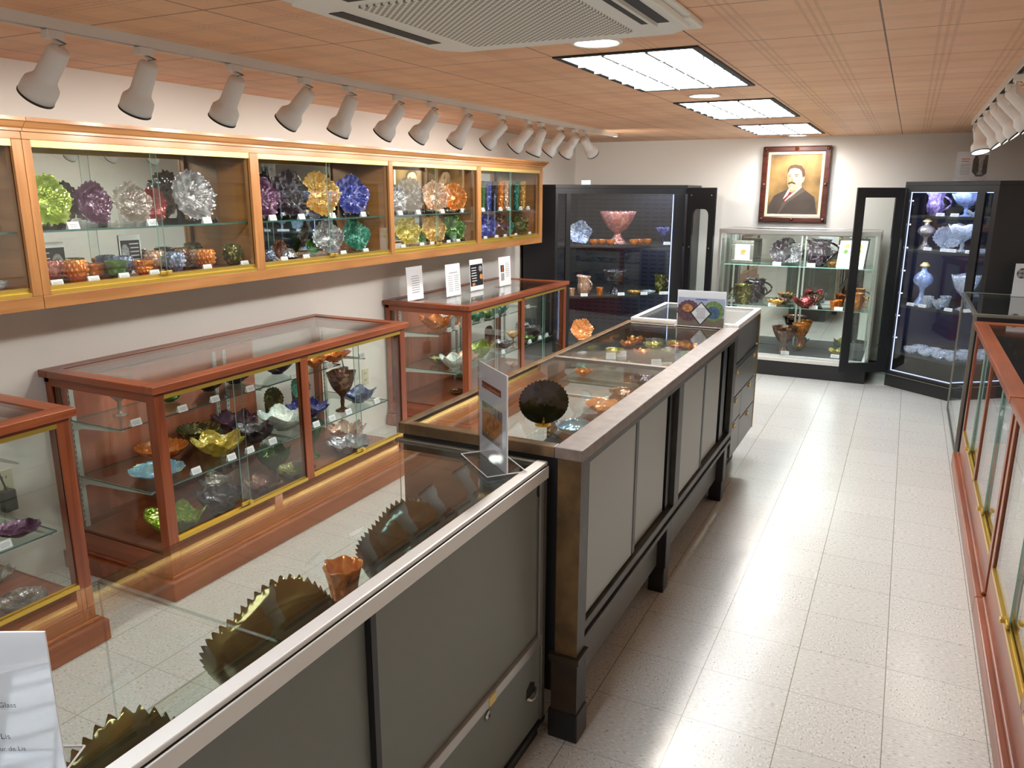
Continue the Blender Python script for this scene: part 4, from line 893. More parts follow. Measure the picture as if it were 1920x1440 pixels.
glass('squat',138,512,50,'green','green flared hobnail bowl beside the pink one, bottom of '+B[0],LB)
glass('hobnail',147,530,54,'marigold','pale marigold hobnail rose bowl on amber foot, bottom of '+B[0],LF,hr=1.6)
glass('squat',184,508,48,'marigold','orange flared bowl behind the green one, bottom of '+B[0],LB,hob=0)
glass('squat',217,523,58,'green','dark green flared hobnail bowl in front, bottom of '+B[0],LF)
glass('hobnail',236,500,48,'bluesilver','blue-grey hobnail bowl at the back, bottom of '+B[0],LB,hr=1.5)
glass('squat',268,518,50,'marigold','squat orange flared bowl in front, bottom of '+B[0],LF)
glass('hobnail',292,505,46,'peach','peach hobnail bowl at the back, bottom of '+B[0],LB)
glass('hobnail',331,509,50,'bluesilver','large silver-blue hobnail bowl by the brass lock, bottom of '+B[0],LF,hr=1.5)
glass('hobnail',338,495,46,'brown','rust brown hobnail bowl at the back, bottom of '+B[0],LB)
glass('hobnail',372,503,38,'peach','pale peach hobnail bowl half hidden, bottom of '+B[0],LB)
glass('hobnail',392,502,42,'marigold','orange hobnail bowl with one card beside it, bottom of '+B[0],LF)
glass('hobnail',441,499,46,'olive','dark green-gold hobnail bowl at the right end, bottom of '+B[0],LF)
for u,v,b in ((137,426,'beside the green and yellow plate'),(285,422,'below the silvery purple ruffled bowl'),(388,418,'before the silver fluted plate')): card(u,v,UF,b)
for u,v,b in ((108,540,'before the pink hobnail bowl'),(176,528,'right of the rose bowl on amber foot'),(233,523,'right of the dark green flared bowl'),(290,516,'before the peach hobnail bowl, left of the lock'),(389,506,'before the orange hobnail bowl, right of the lock'),(459,500,'before the green-gold hobnail bowl')): card(u,v,('X',-3.1045,ZD),b)
def panel(name,o,wv,hv,t_,base,layers,label,cat,sup=None,group=None,parts=()):
    """a flat card of real thickness: corner o, width vector wv, height vector hv; layers of printed shapes (u,v in 0..1)"""
    o=Vector(o); wv=Vector(wv); hv=Vector(hv); n=wv.cross(hv).normalized()
    t=Thing(name,o+wv/2,label,cat,group); m=MB(); m.slab([o,o+wv,o+wv+hv,o+hv],-n,t_)
    mats=[base]; 
    for i,(pts,mat) in enumerate(layers):
        if mat not in mats: mats.append(mat)
        m.add([o+wv*a+hv*b_+n*.00025*(i+1) for a,b_ in pts],[tuple(range(len(pts)))],mats.index(mat))
    t.part('card' if name!='framed_portrait' else 'canvas',m,mats)
    if sup=='foot':
        f=MB(); q=wv.normalized()
        f.slab([o-n*.004+Vector((0,0,.0)),o+wv-n*.004,o+wv-n*.06,o-n*.06],(0,0,1),.003)
        t.part('acrylic_foot',f,'acrylic')
    return t
def rect(a,b_,c,d): return [(a,c),(b_,c),(b_,d),(a,d)]
def disc(cx,cy,r,asp=1,n=18,saw=0): return [(cx+r*(1+(saw if i%2 else 0))*math.cos(2*PI*i/n),cy+asp*r*(1+(saw if i%2 else 0))*math.sin(2*PI*i/n)) for i in range(n)]
def lines(a,b_,top,bot,n,mat='ink_grey',th=.012,seed=1):
    r=random.Random(seed); out=[]
    for i in range(n):
        y=top-(top-bot)*i/max(1,n-1); k=r.uniform(0,.12)*(b_-a); out.append((rect(a+k,b_-k*r.random(),y,y+th),mat))
    return out
def wcard(u,vtop,vbot,wpx,label,layers,x=-3.3035,z=ZD):
    p=at(u,vbot,'X',x); pa=at(u-wpx/2,vbot,'X',x); pb=at(u+wpx/2,vbot,'X',x); h=at(u,vtop,'X',x).z-z
    return panel('photo_card',(x,pa.y,z),(0,pb.y-pa.y,0),(-.002,0,h),.002,'paper',layers,label,'photo card')
wcard(103,454,502,44,'dark photo card of a round plate standing at left of first full bay',[(rect(0,1,.05,.86),'photo_black'),(disc(.66,.42,.26,1.1,20),'photo_silver')]+lines(.05,.35,.72,.3,4,'paper_grey',.03))
wcard(247,440,486,40,'dark photo card with white text standing behind the blue-grey hobnail bowl',[(rect(0.05,.95,.08,.86),'photo_black'),(disc(.25,.55,.18,1.2,16),'photo_silver')]+lines(.45,.9,.75,.25,6,'paper_grey',.03))
stand_plate(497,405,76,'amethyst','dark purple ruffled plate cut by the post, shelf of '+B[1],U,-.1)
stand_plate(549,403,84,'dark','large dark iridescent deep plate with wavy rim, shelf of '+B[1],U,-.15,ruf=.14,rn=5)
stand_plate(519,400,30,'gold','small amber oval plate behind, shelf of '+B[1],UB,-.1,oval=.6)
stand_plate(605,408,80,'amber','orange and clear shell-shaped bowl on its edge, shelf of '+B[1],U,-.35,'wire',rn=4,ruf=.12)
stand_plate(664,404,72,'purple_blue','blue and purple ruffled bowl on black stand, shelf of '+B[1],U,-.35,rn=5,ruf=.12)
stand_plate(524,467,34,'brown','dark brown ruffled bowl on a wire stand, bottom of '+B[1],Lw,-.2,'wire',tilt=.1)
glass('hobnail',502,485,26,'bluesilver','silver hobnail bowl beside the left post, bottom of '+B[1],LF)
def butter(u,v,w,col,label,surf):
    p=rest(u,v,surf); R=w/2*depth(p)/F_PX; R=min(R,.062); p.x=-3.178; t=Thing('covered_dish',p,label,'covered dish'); M=Matrix.Translation(p)
    t.part('dish',vessel('shallow',R,R*.3,saw=.2,sn=30,M=M),GL['dark']); t.part('dome_lid',vessel('dome',R*.82,R*.85,flute=.02,fn=16,closed=True,M=Matrix.Translation(p+Vector((0,0,R*.24)))),GL[col])
    t.part('knob',MB().lathe([(.001,R*1.05),(R*.08,R*1.06),(R*.10,R*1.2),(R*.19,R*1.28),(R*.17,R*1.36),(.001,R*1.4)],16,M=M),GL['dark'])
butter(545,485,56,'silver','covered butter dish with silvery domed lid, bottom of '+B[1],LF)
stand_plate(584,466,28,'green','small green pansy-like dish on edge, bottom of '+B[1],LB,-.2,'wire')
stand_plate(619,475,66,'silver','purple-backed silvery ruffled bowl on edge, bottom of '+B[1],Lw,-.5,'wire',tilt=.5,rn=4,ruf=.16)
stand_plate(672,474,66,'teal','smoky green ruffled bowl on edge, bottom of '+B[1],Lw,-.4,'wire',tilt=.4,rn=4,ruf=.16)
for u,v,b in ((511,412,'before the dark purple plate'),(565,410,'below the large dark iridescent plate'),(623,408,'below the orange shell-shaped bowl'),(681,404,'below the blue and purple bowl')): card(u,v,UF,b)
for u,v,b in ((533,489,'before the covered butter dish'),(574,480,'right of the butter dish'),(644,479,'right of the second bay lock'),(686,474,'before the smoky green bowl')): card(u,v,('X',-3.1045,ZD),b)
stand_plate(744,396,52,'silver','silvery plate half hidden by the post, shelf of '+B[2],U,-.3)
stand_plate(772,397,64,'smoke','clear greenish oval plate on black stand, shelf of '+B[2],U,-.5,ruf=.03,oval=.9)
stand_plate(818,395,56,'peach','white-edged orange ruffled plate on black stand, shelf of '+B[2],U,-.5,ruf=.12,rn=8)
stand_plate(862,394,50,'marigold','red-orange round plate on black stand, shelf of '+B[2],U,-.6,ruf=.03)
stand_plate(768,458,56,'gold','pale gold ruffled bowl on edge, bottom of '+B[2],Lw,-.5,'wire',tilt=.4,ruf=.15)
stand_plate(789,450,20,'green','green plate behind the amber one, bottom of '+B[2],LB,-.5,'wire')
stand_plate(815,458,58,'amber','pink and amber deep bowl on edge, bottom of '+B[2],Lw,-.6,'wire',tilt=.45,ruf=.12)
stand_plate(862,454,56,'green','dark green pressed bowl with yellow flowers, bottom of '+B[2],Lw,-.5,'black',tilt=.4,ruf=.12)
for u,v,b in ((750,402,'left end of the third bay shelf'),(784,401,'below the clear greenish oval plate'),(829,399,'below the orange ruffled plate'),(867,397,'below the red-orange plate')): card(u,v,UF,b)
for u,v,b in ((756,468,'left end of the third bay bottom'),(791,464,'below the pale gold bowl'),(810,460,'beside the third bay lock'),(841,458,'right of the third bay lock'),(859,456,'before the dark green pressed bowl')): card(u,v,('X',-3.1045,ZD),b)
def vz(u,wpx,vtop,col,label,surf=U):
    p=rest(u,395,surf); R=wpx/2*depth(p)/F_PX; H=at(u,vtop,'X',surf[1]).z-surf[2]
    o=vessel('vase',R,H,saw=.045,sn=8,hob=.10,hn=8,hr=11,rows=55).build('tall_vase',GL[col],loc=p); tag(o,label,'vase','tall rib vases in the last bay')
vz(905,13,344,'green','tall green ribbed vase beside the post, shelf of '+B[3]); vz(915,15,340,'purple_blue','tall blue-black ribbed vase, left one of two, shelf of '+B[3]); vz(927,14,340,'dark','tall black ribbed vase next to the orange ones, shelf of '+B[3],U)
vz(938,15,340,'marigold','tall orange ribbed vase, left one of two, shelf of '+B[3]); vz(948,15,339,'peach','tall pale orange ribbed vase, right one of two, shelf of '+B[3]); vz(968,13,341,'teal','tall teal ribbed vase behind the lock edge, shelf of '+B[3]); vz(980,14,340,'amber','tall amber ribbed vase at the right end, shelf of '+B[3])
stand_plate(911,448,48,'purple_blue','purple ruffled bowl on edge at left, bottom of '+B[3],Lw,-.7,'wire',tilt=.6)
stand_plate(923,440,20,'green','green and dark oval bowl at the back, bottom of '+B[3],LB,-.6,'wire')
stand_plate(936,446,44,'brown','dark brown bowl on edge, bottom of '+B[3],Lw,-.7,'wire',tilt=.5)
stand_plate(949,440,34,'teal','small teal bowl on edge, bottom of '+B[3],Lw,-.6,'wire')
stand_plate(978,443,44,'olive','green and gold oval plate at right, bottom of '+B[3],Lw,-.6,'wire',oval=.75)
for u,v,b in ((905,397,'left end of the last bay shelf'),(938,395,'before the orange ribbed vases'),(954,394,'right of the orange ribbed vases'),(976,393,'before the teal ribbed vase'),(990,392,'before the amber ribbed vase')): card(u,v,UF,b)
for u,v,b in ((910,450,'left end of the last bay bottom'),(931,448,'before the dark brown bowl'),(947,446,'left of the last bay lock'),(967,444,'right of the last bay lock'),(993,441,'right end of the last bay bottom')): card(u,v,('X',-3.1045,ZD),b)
stand_plate(2,418,52,'crystal','clear pressed plate in the cut-off bay at far left, shelf',U,.1,'clear'); glass('bowl'if 0 else 'round',10,548,44,'crystal','clear bowl in the cut-off bay at far left, bottom',Lw)
# ------------------------------------------------------------------ cherry case contents (left wall)
CM='middle left case'
TS=('Z',.7205); MS=('Z',.4555); DS=('Z',.1985); cx1=(-3.27,-2.93); cx2=(-3.27,-2.80); cx3=(-3.28,-2.71)
YC={'middle left case':(2.14,3.87),'cut-off case at far left':(-.1,1.70),'farthest left case':(4.73,6.43)}
def g2(kind,u,v,w,col,desc,surf,where,cl,**kw): return glass(kind,u,v,w,col,desc+', '+where,surf,clampx=cl,clampy=YC[next(k for k in YC if k in where)],**kw)
T,Md,Dk='top shelf of '+CM,'middle shelf of '+CM,'floor of '+CM
g2('stem',226,778,56,'smoke','tall smoky clear compote on octagonal stem at near end',TS,T,cx1,hr=2.5)
g2('round',318,752,40,'green','small green bowl under the top rail',TS,T,cx1)
g2('ruffled',392,732,60,'dark','black ruffled bowl, second from near end',TS,T,cx1)
g2('ruffled8',440,718,62,'dark','dark smoky ruffled bowl beneath the top glass',TS,T,cx1)
g2('ruffled',520,700,62,'dark','dark purple ruffled bowl left of the mid post',TS,T,cx1)
g2('ruffled',590,688,42,'marigold','small orange bowl just right of the mid post',TS,T,cx1)
g2('ruffled8',640,672,52,'marigold','bright orange ruffled bowl, larger, right half',TS,T,cx1)
g2('shallow',664,664,42,'pink','pinkish orange dish at the far end',TS,T,cx1)
g2('saw',252,858,106,'marigold','large shallow peach-orange bowl at the back left',MS,Md,cx2,hr=.55)
g2('shallow',292,893,112,'iris','pale blue opalescent plate with dark scalloped edge',MS,Md,cx2,hr=.32)
g2('saw',352,832,80,'olive','dark green ribbed bowl behind the yellow one',MS,Md,cx2,hr=.8)
g2('ruffled3',376,864,94,'gold','yellow gold ruffled bowl in front',MS,Md,cx2,hr=.7)
g2('ruffled',428,800,84,'amethyst','deep purple ruffled bowl at the back',MS,Md,cx2,hr=.75)
g2('ruffled8',443,836,74,'dark','purple-black footed bowl with pale pink inside',MS,Md,cx2,hr=.8)
g2('ruffled3',504,815,92,'white','white opalescent ruffled bowl with orange outside',MS,Md,cx2,hr=.75)
stand_plate(516,775,46,'olive','green-gold oval plate on black stand, '+Md,('Z',.4555),-.35,oval=.85,ruf=.03)
stand_plate(566,752,46,'teal','teal-blue oval plate on black stand behind post, '+Md,('Z',.4555),-.35,oval=.85,ruf=.03)
g2('ruffled',574,787,78,'purple_blue','purple and orange ruffled bowl behind the mid post',MS,Md,cx2,hr=.6)
g2('stem',632,772,56,'brown','brown iridescent compote on tall stem',MS,Md,cx2,hr=2.7)
g2('ruffled3',681,750,66,'blue','cobalt blue ruffled bowl at the far end',MS,Md,cx2,hr=.65)
g2('ruffled3',340,1000,104,'lime','green and yellow ruffled bowl at near end',DS,Dk,cx3,hr=.75)
g2('ruffled8',418,970,84,'dark','black-purple deep bowl with flared rim',DS,Dk,cx3,hr=1.1)
g2('ruffled3',468,930,78,'smoke','smoky ruffled bowl at the back',DS,Dk,cx3,hr=.8)
g2('ruffled',500,935,76,'brown','dark purple-brown bowl with copper sheen',DS,Dk,cx3,hr=.8)
g2('ruffled',520,880,66,'green','bright green ruffled compote at the back',DS,Dk,cx3,hr=1.1)
g2('shallow',550,892,72,'olive','pale green shallow plate on foot',DS,Dk,cx3,hr=.5)
g2('stem',593,855,46,'green','dark green stemmed compote by the mid post',DS,Dk,cx3,hr=3.0)
g2('ruffled',650,826,70,'peach','peach and gold ruffled bowl in the right half',DS,Dk,cx3,hr=.8)
g2('ruffled8',652,850,80,'silver','silvery smoke ruffled bowl in front, right half',DS,Dk,cx3,hr=.6)
for u,v,b in ((254,788,'beside the tall smoky compote'),(341,762,'first along the top shelf, middle left case'),(402,746,'second along the top shelf, middle left case'),(468,725,'third along the top shelf, middle left case'),(551,703,'just left of the mid post, top shelf'),(617,686,'just right of the mid post, top shelf'),(678,664,'far end of the top shelf, middle left case')): card(u,v,('X',-2.945,.7205),b)
for u,v,b in ((368,893,'in front of the yellow gold bowl'),(434,866,'right of the yellow gold bowl'),(468,848,'below the purple-black footed bowl'),(511,835,'below the white opalescent bowl'),(622,790,'left of the tall brown compote stem'),(653,778,'right of the tall brown compote stem'),(706,757,'far end of the middle shelf'),(590,760,'behind the mid post, middle shelf')): card(u,v,('X',-2.82,.4555),b)
for u,v,b in ((390,990,'right of the green and yellow bowl'),(446,962,'right of the black-purple deep bowl'),(530,924,'below the copper-sheen bowl'),(590,895,'right of the pale green plate'),(592,863,'by the mid post on the case floor'),(612,838,'left of the silvery smoke bowl'),(690,830,'right of the silvery smoke bowl'),(706,840,'far end of the case floor')): card(u,v,('X',-2.73,.1985),b)
CN='cut-off case at far left'
g2('shallow',36,1003,76,'amethyst','lavender iridescent oval dish, middle shelf',MS,CN,cx2,hr=.45)
g2('ruffled8',8,1085,60,'smoke','pale clear bowl behind the other',DS,CN,cx3); g2('round',44,1140,84,'smoke','smoky clear pressed bowl on the floor',DS,CN,cx3,hr=.55)
for u,v,b in ((8,1028,'below the lavender dish'),(6,1180,'in front of the smoky pressed bowl')): card(u,v,('X',-2.82,.4555) if v<1100 else ('X',-2.73,.1985),b)
CF='farthest left case'; T,Md,Dk='top shelf of '+CF,'middle shelf of '+CF,'floor of '+CF
g2('ruffled3',818,618,60,'marigold','clear orange ruffled bowl at the near end',TS,T,cx1,hr=.8)
g2('ruffled',842,604,30,'white','white frilly bowl behind the orange one',TS,T,cx1); g2('compote',855,606,28,'marigold','orange compote beside the front post',TS,T,cx1,hr=2)
for u,c,d in ((893,'teal','teal ruffled bowl, first right of the post'),(915,'green','green ruffled bowl, second right of the post'),(938,'teal','blue-green ruffled bowl near the mid post')): g2('ruffled',u,602-(u-893)*.28,34,c,d,TS,T,cx1)
g2('ruffled3',826,682,44,'olive','green and yellow leaf-like dish at the near end',MS,Md,cx2,hr=.5)
g2('ruffled3',855,690,48,'white','white and green opal ruffled bowl by the post',MS,Md,cx2,hr=.9)
g2('ruffled',888,682,44,'peach','cream and peach ruffled bowl right of the post',MS,Md,cx2)
g2('ruffled3',915,672,56,'lime','large lime green and white opal ruffled bowl',MS,Md,cx2,hr=.9)
g2('ruffled8',945,652,40,'silver','silver and black ruffled bowl before the mid post',MS,Md,cx2)
stand_plate(920,655,42,'brown','dark red-brown plate on a stand, '+Md,('Z',.4555),-.4,'wire',oval=.6)
g2('compote',962,642,28,'amber','yellow-gold footed dish behind the mid post',MS,Md,cx2)
g2('ruffled',994,640,24,'green','small bright green dish right of the mid post',MS,Md,cx2)
g2('saw',1006,628,42,'dark','purple-silver crimped bowl right of the mid post',MS,Md,cx2,hr=.9)
g2('hobnail',1030,612,24,'crystal','clear glass bowl at the far end',MS,Md,cx2)
g2('shallow',852,708,28,'olive','small green-gold dish by the post',DS,Dk,cx3); g2('shallow',858,738,30,'brown','small dark dish behind the post',DS,Dk,cx3)
g2('ruffled8',963,690,34,'peach','peach dish behind the counter edge',DS,Dk,cx3)
for u,v,b in ((842,618,'below the white frilly bowl'),(856,614,'left of the front post'),(880,607,'right of the front post, top shelf'),(903,601,'second right of the front post'),(931,592,'third right of the front post'),(951,586,'before the mid post, top shelf'),(990,575,'after the mid post, top shelf')): card(u,v,('X',-2.945,.7205),b)
for u,v,b in ((943,667,'below the silver and black bowl'),(993,646,'below the small bright green dish'),(1012,638,'below the purple-silver bowl'),(1025,632,'right of the purple-silver bowl')): card(u,v,('X',-2.82,.4555),b)
# signs on the farthest left case
def csign(u0,u1,vt,vb,label,layers,x=None):
    a=at(u0,vb+1,'Z',.9525); b=at(u1,vb-3,'Z',.9525); xx=a.x; zt=at(u0,vt,'Y',a.y).z
    w_=.20
    yb=a.y+w_
    return panel('acrylic_sign',(xx,a.y,.9525),Vector((.035,1,0)).normalized()*w_ if x is None else x,(-.012,0,zt-.9525),.003,'paper',layers,label,'sign','foot',group='signs on the far cherry case')
csign(765,806,502,564,'white text sign at the near end of the far cherry case',lines(.25,.8,.70,.22,8,'ink_grey',.018,2))
csign(838,871,497,556,'white two-column text sign, second on the far cherry case',lines(.12,.46,.62,.16,8,'ink_grey',.014,3)+lines(.54,.88,.62,.16,8,'ink_grey',.014,4)+[(rect(.2,.8,.72,.74),'ink_grey')])
csign(883,914,488,545,'black sign with white text and photos, third on the far cherry case',[(rect(.02,.98,.14,.84),'photo_black'),(disc(.8,.68,.14,.7,12),'photo_silver'),(disc(.85,.42,.12,.8,12),'photo_orange'),(disc(.25,.2,.12,.4,12),'photo_orange')]+lines(.08,.5,.72,.3,6,'paper',.022,5))
csign(937,965,483,536,'white sign with two small photos, farthest on the far cherry case',[(rect(.14,.42,.48,.72),'photo_black'),(rect(.24,.32,.5,.70),'photo_orange'),(rect(.14,.42,.18,.44),'photo_silver')]+lines(.52,.86,.76,.30,8,'ink_grey',.014,6))
# ------------------------------------------------------------------ near showcase contents
def edge_bowl(u,v,R,col,label,yaw,tilt,base=(0,0),**kw):
    x,y=base; p=Vector((x,y,.601)); t=Thing('ruffled_bowl',p,label,'bowl')
    n=Vector((math.cos(yaw)*math.cos(tilt),math.sin(yaw)*math.cos(tilt),math.sin(tilt))); up=(Vector((0,0,1))-n*n.z).normalized(); sd=up.cross(n)
    deep=kw.pop('deep',.5); c=p+up*(R+.004)-n*deep*R*.8+n*.02
    M=Matrix(((sd.x,up.x,n.x,c.x),(sd.y,up.y,n.y,c.y),(sd.z,up.z,n.z,c.z),(0,0,0,1)))
    t.part('bowl',vessel('shallow',R,deep*R,M=M,seg=256,**kw),GL[col])
    s=MB(); f=Vector((n.x,n.y,0)).normalized(); q=Vector((-f.y,f.x,0))
    for k in (-1,1):
        a=p+q*R*.35*k; s.tube([a+f*.05+Vector((0,0,.02)),a+f*.045+Vector((0,0,.004)),a-f*.06+Vector((0,0,.004)),a-f*.03+Vector((0,0,R*.9))],.0028,6)
    t.part('stand',s,'brass_pale')
edge_bowl(0,0,.125,'dark_olive','large dark olive bowl with saw-tooth rim beside the white sign, near showcase',2.7,.25,(-1.13,.74),saw=.3,sn=34,ruf=.12,rn=4)
edge_bowl(0,0,.152,'dark_olive','large dark olive bowl with black saw-tooth rim, middle of near showcase',2.65,.2,(-1.14,1.14),saw=.22,sn=50,ruf=.12,rn=4)
edge_bowl(0,0,.150,'peacock','round dark peacock-green bowl with frilled rim, far part of near showcase',2.4,.15,(-1.13,1.66),saw=.2,sn=64,ruf=.08,rn=5)
def vase_at(x,y,R,H,col,label,**kw):
    o=vessel('flare',R,H,**kw).build('flared_vase',GL[col],loc=(x,y,.6005)); tag(o,label,'vase')
vase_at(-1.12,1.345,.047,.255,'marigold','orange flared vase with ruffled rim in the near showcase',ruf=.05,rn=6,flute=.05,fn=8,saw=.03,sn=12)
vase_at(-1.27,1.33,.034,.175,'lime','small green and amber ruffled vase half behind the olive bowl',ruf=.10,rn=4,flute=.05,fn=8)
# ------------------------------------------------------------------ counter contents
CS=('Z',.8655); DG=('Z',.8655)
def cg(kind,u,v,w,col,d,surf=CS,**kw): return glass(kind,u,v,w,col,d,surf,**{'clampx':(-1.07,-.84),'clampy':(2.08,4.36),**kw})
K='inside the glass-top counter'
cg('shallow',1075,815,74,'iris','green-edged opalescent bowl nearest in the counter, below the plate',hr=.55)
cg('compote',1128,785,64,'marigold','orange and gold footed bowl '+K,hr=1.0)
cg('saw',1172,748,62,'brown','brown bowl with pale pearly centre '+K,hr=.5)
cg('saw',1208,722,54,'dark','black bowl with white floral centre '+K,hr=.5)
cols=['marigold','olive','marigold','gold','peach','lime','amber','green','marigold','gold']
nm_=['orange ruffled','olive green','deep orange','pale gold','peach','lime green','amber','dark green','bright orange','yellow gold']
spots=[(1262,700,38),(1290,676,42),(1305,662,40),(1255,672,40),(1275,655,36),(1225,655,36),(1190,640,34),(1240,640,34),(1160,650,30),(1205,668,34),(1140,665,34),(1150,692,36),(1180,690,34),(1110,685,34),(1095,705,34),(1070,692,32),(1265,638,30),(1295,642,30)]
wh=['right side near the cross bar','beneath the two-plate photo sign','beneath the sign, farther row','centre of the far half','centre, beside the sign','middle row of the far half','left of centre in far half','far row, centre','left row of the far half','beside the dark far post','left row by the cross bar','just beyond the cross bar, left','just beyond the cross bar, centre','near the cross bar, left glass','before the cross bar at left','at the counter\'s left edge','at the far end, centre','at the far end, right']
allc=['amber','lime','marigold','olive','marigold','gold','marigold','smoke','marigold','marigold','gold','green','olive','amber','marigold','teal','gold','brown']
for i,(u,v,w_) in enumerate(spots):
    p=at(u,v,'Z',.8655)
    R=w_/2*depth(p)/F_PX
    names={'amber':'amber','lime':'lime green','marigold':'orange','olive':'olive green','gold':'golden','smoke':'smoky clear','green':'green','teal':'dark teal','brown':'brown'}
    cg(['ruffled','saw','ruffled8'][i%3],u,v,w_,allc[i],names[allc[i]]+' glass bowl in the counter, '+wh[i],clampx=(-1.395,-.86),hr=.7)
for u,v,b in ((1107,775,'right of the opalescent bowl in the counter'),(1250,690,'by the cross bar, right side of the counter'),(1145,672,'in the far half, left row of the counter'),(1230,684,'in the far half, centre of the counter'),(1212,636,'at the far end of the counter'),(1165,668,'along the left edge of the counter'),(1255,660,'between amber bowls under the sign')): card(u,v,('Z',.8655),b,yaw=-1.0)
# dark plate on brass stand, on the counter
p=at(1018,797,'Z',.985); t=Thing('standing_plate',p,'dark olive scalloped plate seen from behind on a small brass stand','plate')
n=Vector((-.45,.86,.22)).normalized(); up=(Vector((0,0,1))-n*n.z).normalized(); sd=up.cross(n); R=.079; c=p+up*(R+.012)-n*.03
M=Matrix(((sd.x,up.x,n.x,c.x),(sd.y,up.y,n.y,c.y),(sd.z,up.z,n.z,c.z),(0,0,0,1)))
t.part('plate',vessel('plate',R,.016,saw=.25,sn=36,seg=144,M=M),GL['olive_dark'])
s=MB(); s.lathe([(.026,0),(.026,.004),(.018,.010),(.010,.018),(.007,.02)],24,M=Matrix.Translation(p)); t.part('stand_base',s,'brass')
f=Vector((n.x,n.y,0)).normalized(); q=Vector((-f.y,f.x,0)); s=MB(); s.tube([p-f*.02+Vector((0,0,.005)),p-f*.034+Vector((0,0,.045)),p-f*.022+Vector((0,0,.055))],.0035,8); s.tube([p+Vector((0,0,.015)),p-f*.03+Vector((0,0,.02))],.004,8)
for k in (-1,1): s.tube([p,p+q*.02*k+f*.01+Vector((0,0,.006)),p+q*.022*k+f*.02+Vector((0,0,.02))],.003,6)
t.part('stand_arm',s,'brass')
# ------------------------------------------------------------------ signs on the counters
def text(t,txt,o,wv,hv,width,mat,name='lettering',fs=None):
    c=D.curves.new(name,'FONT'); c.body=txt; c.align_x='CENTER'; c.align_y='CENTER'; c.size=1; c.extrude=.0
    tmp=D.objects.new(name,c); COL.objects.link(tmp); bpy.context.view_layer.update()
    me=D.meshes.new_from_object(tmp.evaluated_get(bpy.context.evaluated_depsgraph_get())); COL.objects.unlink(tmp); D.objects.remove(tmp)
    xs=[v.co.x for v in me.vertices]; w0=max(xs)-min(xs); k=width/w0; wn=Vector(wv).normalized(); hn=Vector(hv).normalized(); n=wn.cross(hn)
    for v in me.vertices: v.co=Vector(o)-t.b+wn*v.co.x*k+hn*v.co.y*k+n*.002
    me.materials.clear(); me.materials.append(MATS[mat]); ob=D.objects.new(name,me); COL.objects.link(ob); ob.parent=t.e; return ob
def holder(o,wv,h,label,layers,foot=.05,lean=0):
    """upright acrylic sign holder with a printed sheet and a flat T foot"""
    o=Vector(o); wv=Vector(wv); n=wv.cross(Vector((0,0,1))).normalized(); hv=Vector((0,0,h))+n*lean
    t=panel('acrylic_sign',o,wv,hv,.003,'paper',layers,label,'sign')
    s=MB(); e=wv.normalized()*.003; s.slab([o-e+n*.0030,o+wv+e+n*.0030,o+wv+e+hv*1.015+n*.0030,o-e+hv*1.015+n*.0030],n,.0015); 
    t.part('cover',s,'acrylic')
    s=MB(); s.slab([o+n*foot,o+wv+n*foot,o+wv-n*foot,o-n*foot],(0,0,1),.0025); t.part('foot',s,'acrylic')
    s=MB(); z=Vector((0,0,.0020)); c=[o+n*foot,o+wv+n*foot,o+wv-n*foot,o-n*foot]
    for a,b_ in zip(c,c[1:]+c[:1]): s.tube([a+z,b_+z],.0016,6)
    t.part('foot_edge',s,'paper')
    return t,o,wv,hv
oa=Vector((-1.115,2.02-.045,.9445)); ob=Vector((-.965,1.90,.9445))
oa=at(902,838,'Z',.9445); ob=at(957,880,'Z',.9445)
ztop=at(902,668,'Y',oa.y).z; oa.y-=.045; ob.y-=.045; oa.x+=.02; ob.x+=.012
t,o,wv,hv=holder(oa,ob-oa,ztop-.9445-.004,'tall white sign with maroon title strip and orange glass photo, near showcase end',[(rect(.11,.80,.745,.815),'maroon'),(rect(.11,.84,.22,.60),'photo_orange'),(rect(.11,.84,.50,.60),'photo_silver'),([(.2,.25),(.8,.3),(.78,.5),(.3,.52)],'photo_orange'),([(.11,.22),(.84,.22),(.84,.27),(.11,.27)],'photo_brown')],foot=.06)
text(t,'Millersburg Glass Peacock',o+wv*.455+hv*.778+wv.cross(hv).normalized()*.001,wv,hv,wv.length*.64,'yellow_ink')
# landscape sign on the counter with two plates and a diamond
oa=at(1268.5,600,'Z',.9855); oa.y=min(oa.y,4.38); oa=at(1268.5,600,'Y',oa.y); oa.z=.9855; ob=at(1359,604,'Y',oa.y+.005); ob.z=.9855
zt=at(1270,543,'Y',oa.y).z
L_=[(rect(.02,.98,.0,.80),'photo_sky'),(rect(.02,.98,.0,.26),'photo_brown'),(disc(.24,.42,.23,1.25,36,.10),'photo_purple'),(disc(.22,.50,.11,1.0,20),'photo_orange'),(disc(.76,.44,.21,1.35,30,.03),'photo_green'),(disc(.75,.40,.14,1.3,20),'photo_blue'),
    ([(.5,.02),(.73,.37),(.5,.70),(.27,.37)],'photo_black'),([(.5,.06),(.69,.37),(.5,.66),(.31,.37)],'paper'),(rect(.38,.62,.745,.77),'photo_blue')]+lines(.40,.60,.50,.22,8,'ink_grey',.012,8)
t,o,wv,hv=holder(oa,ob-oa,(zt-.9855),'landscape sign picturing two glass plates with a white diamond, on the counter',L_,foot=.04)
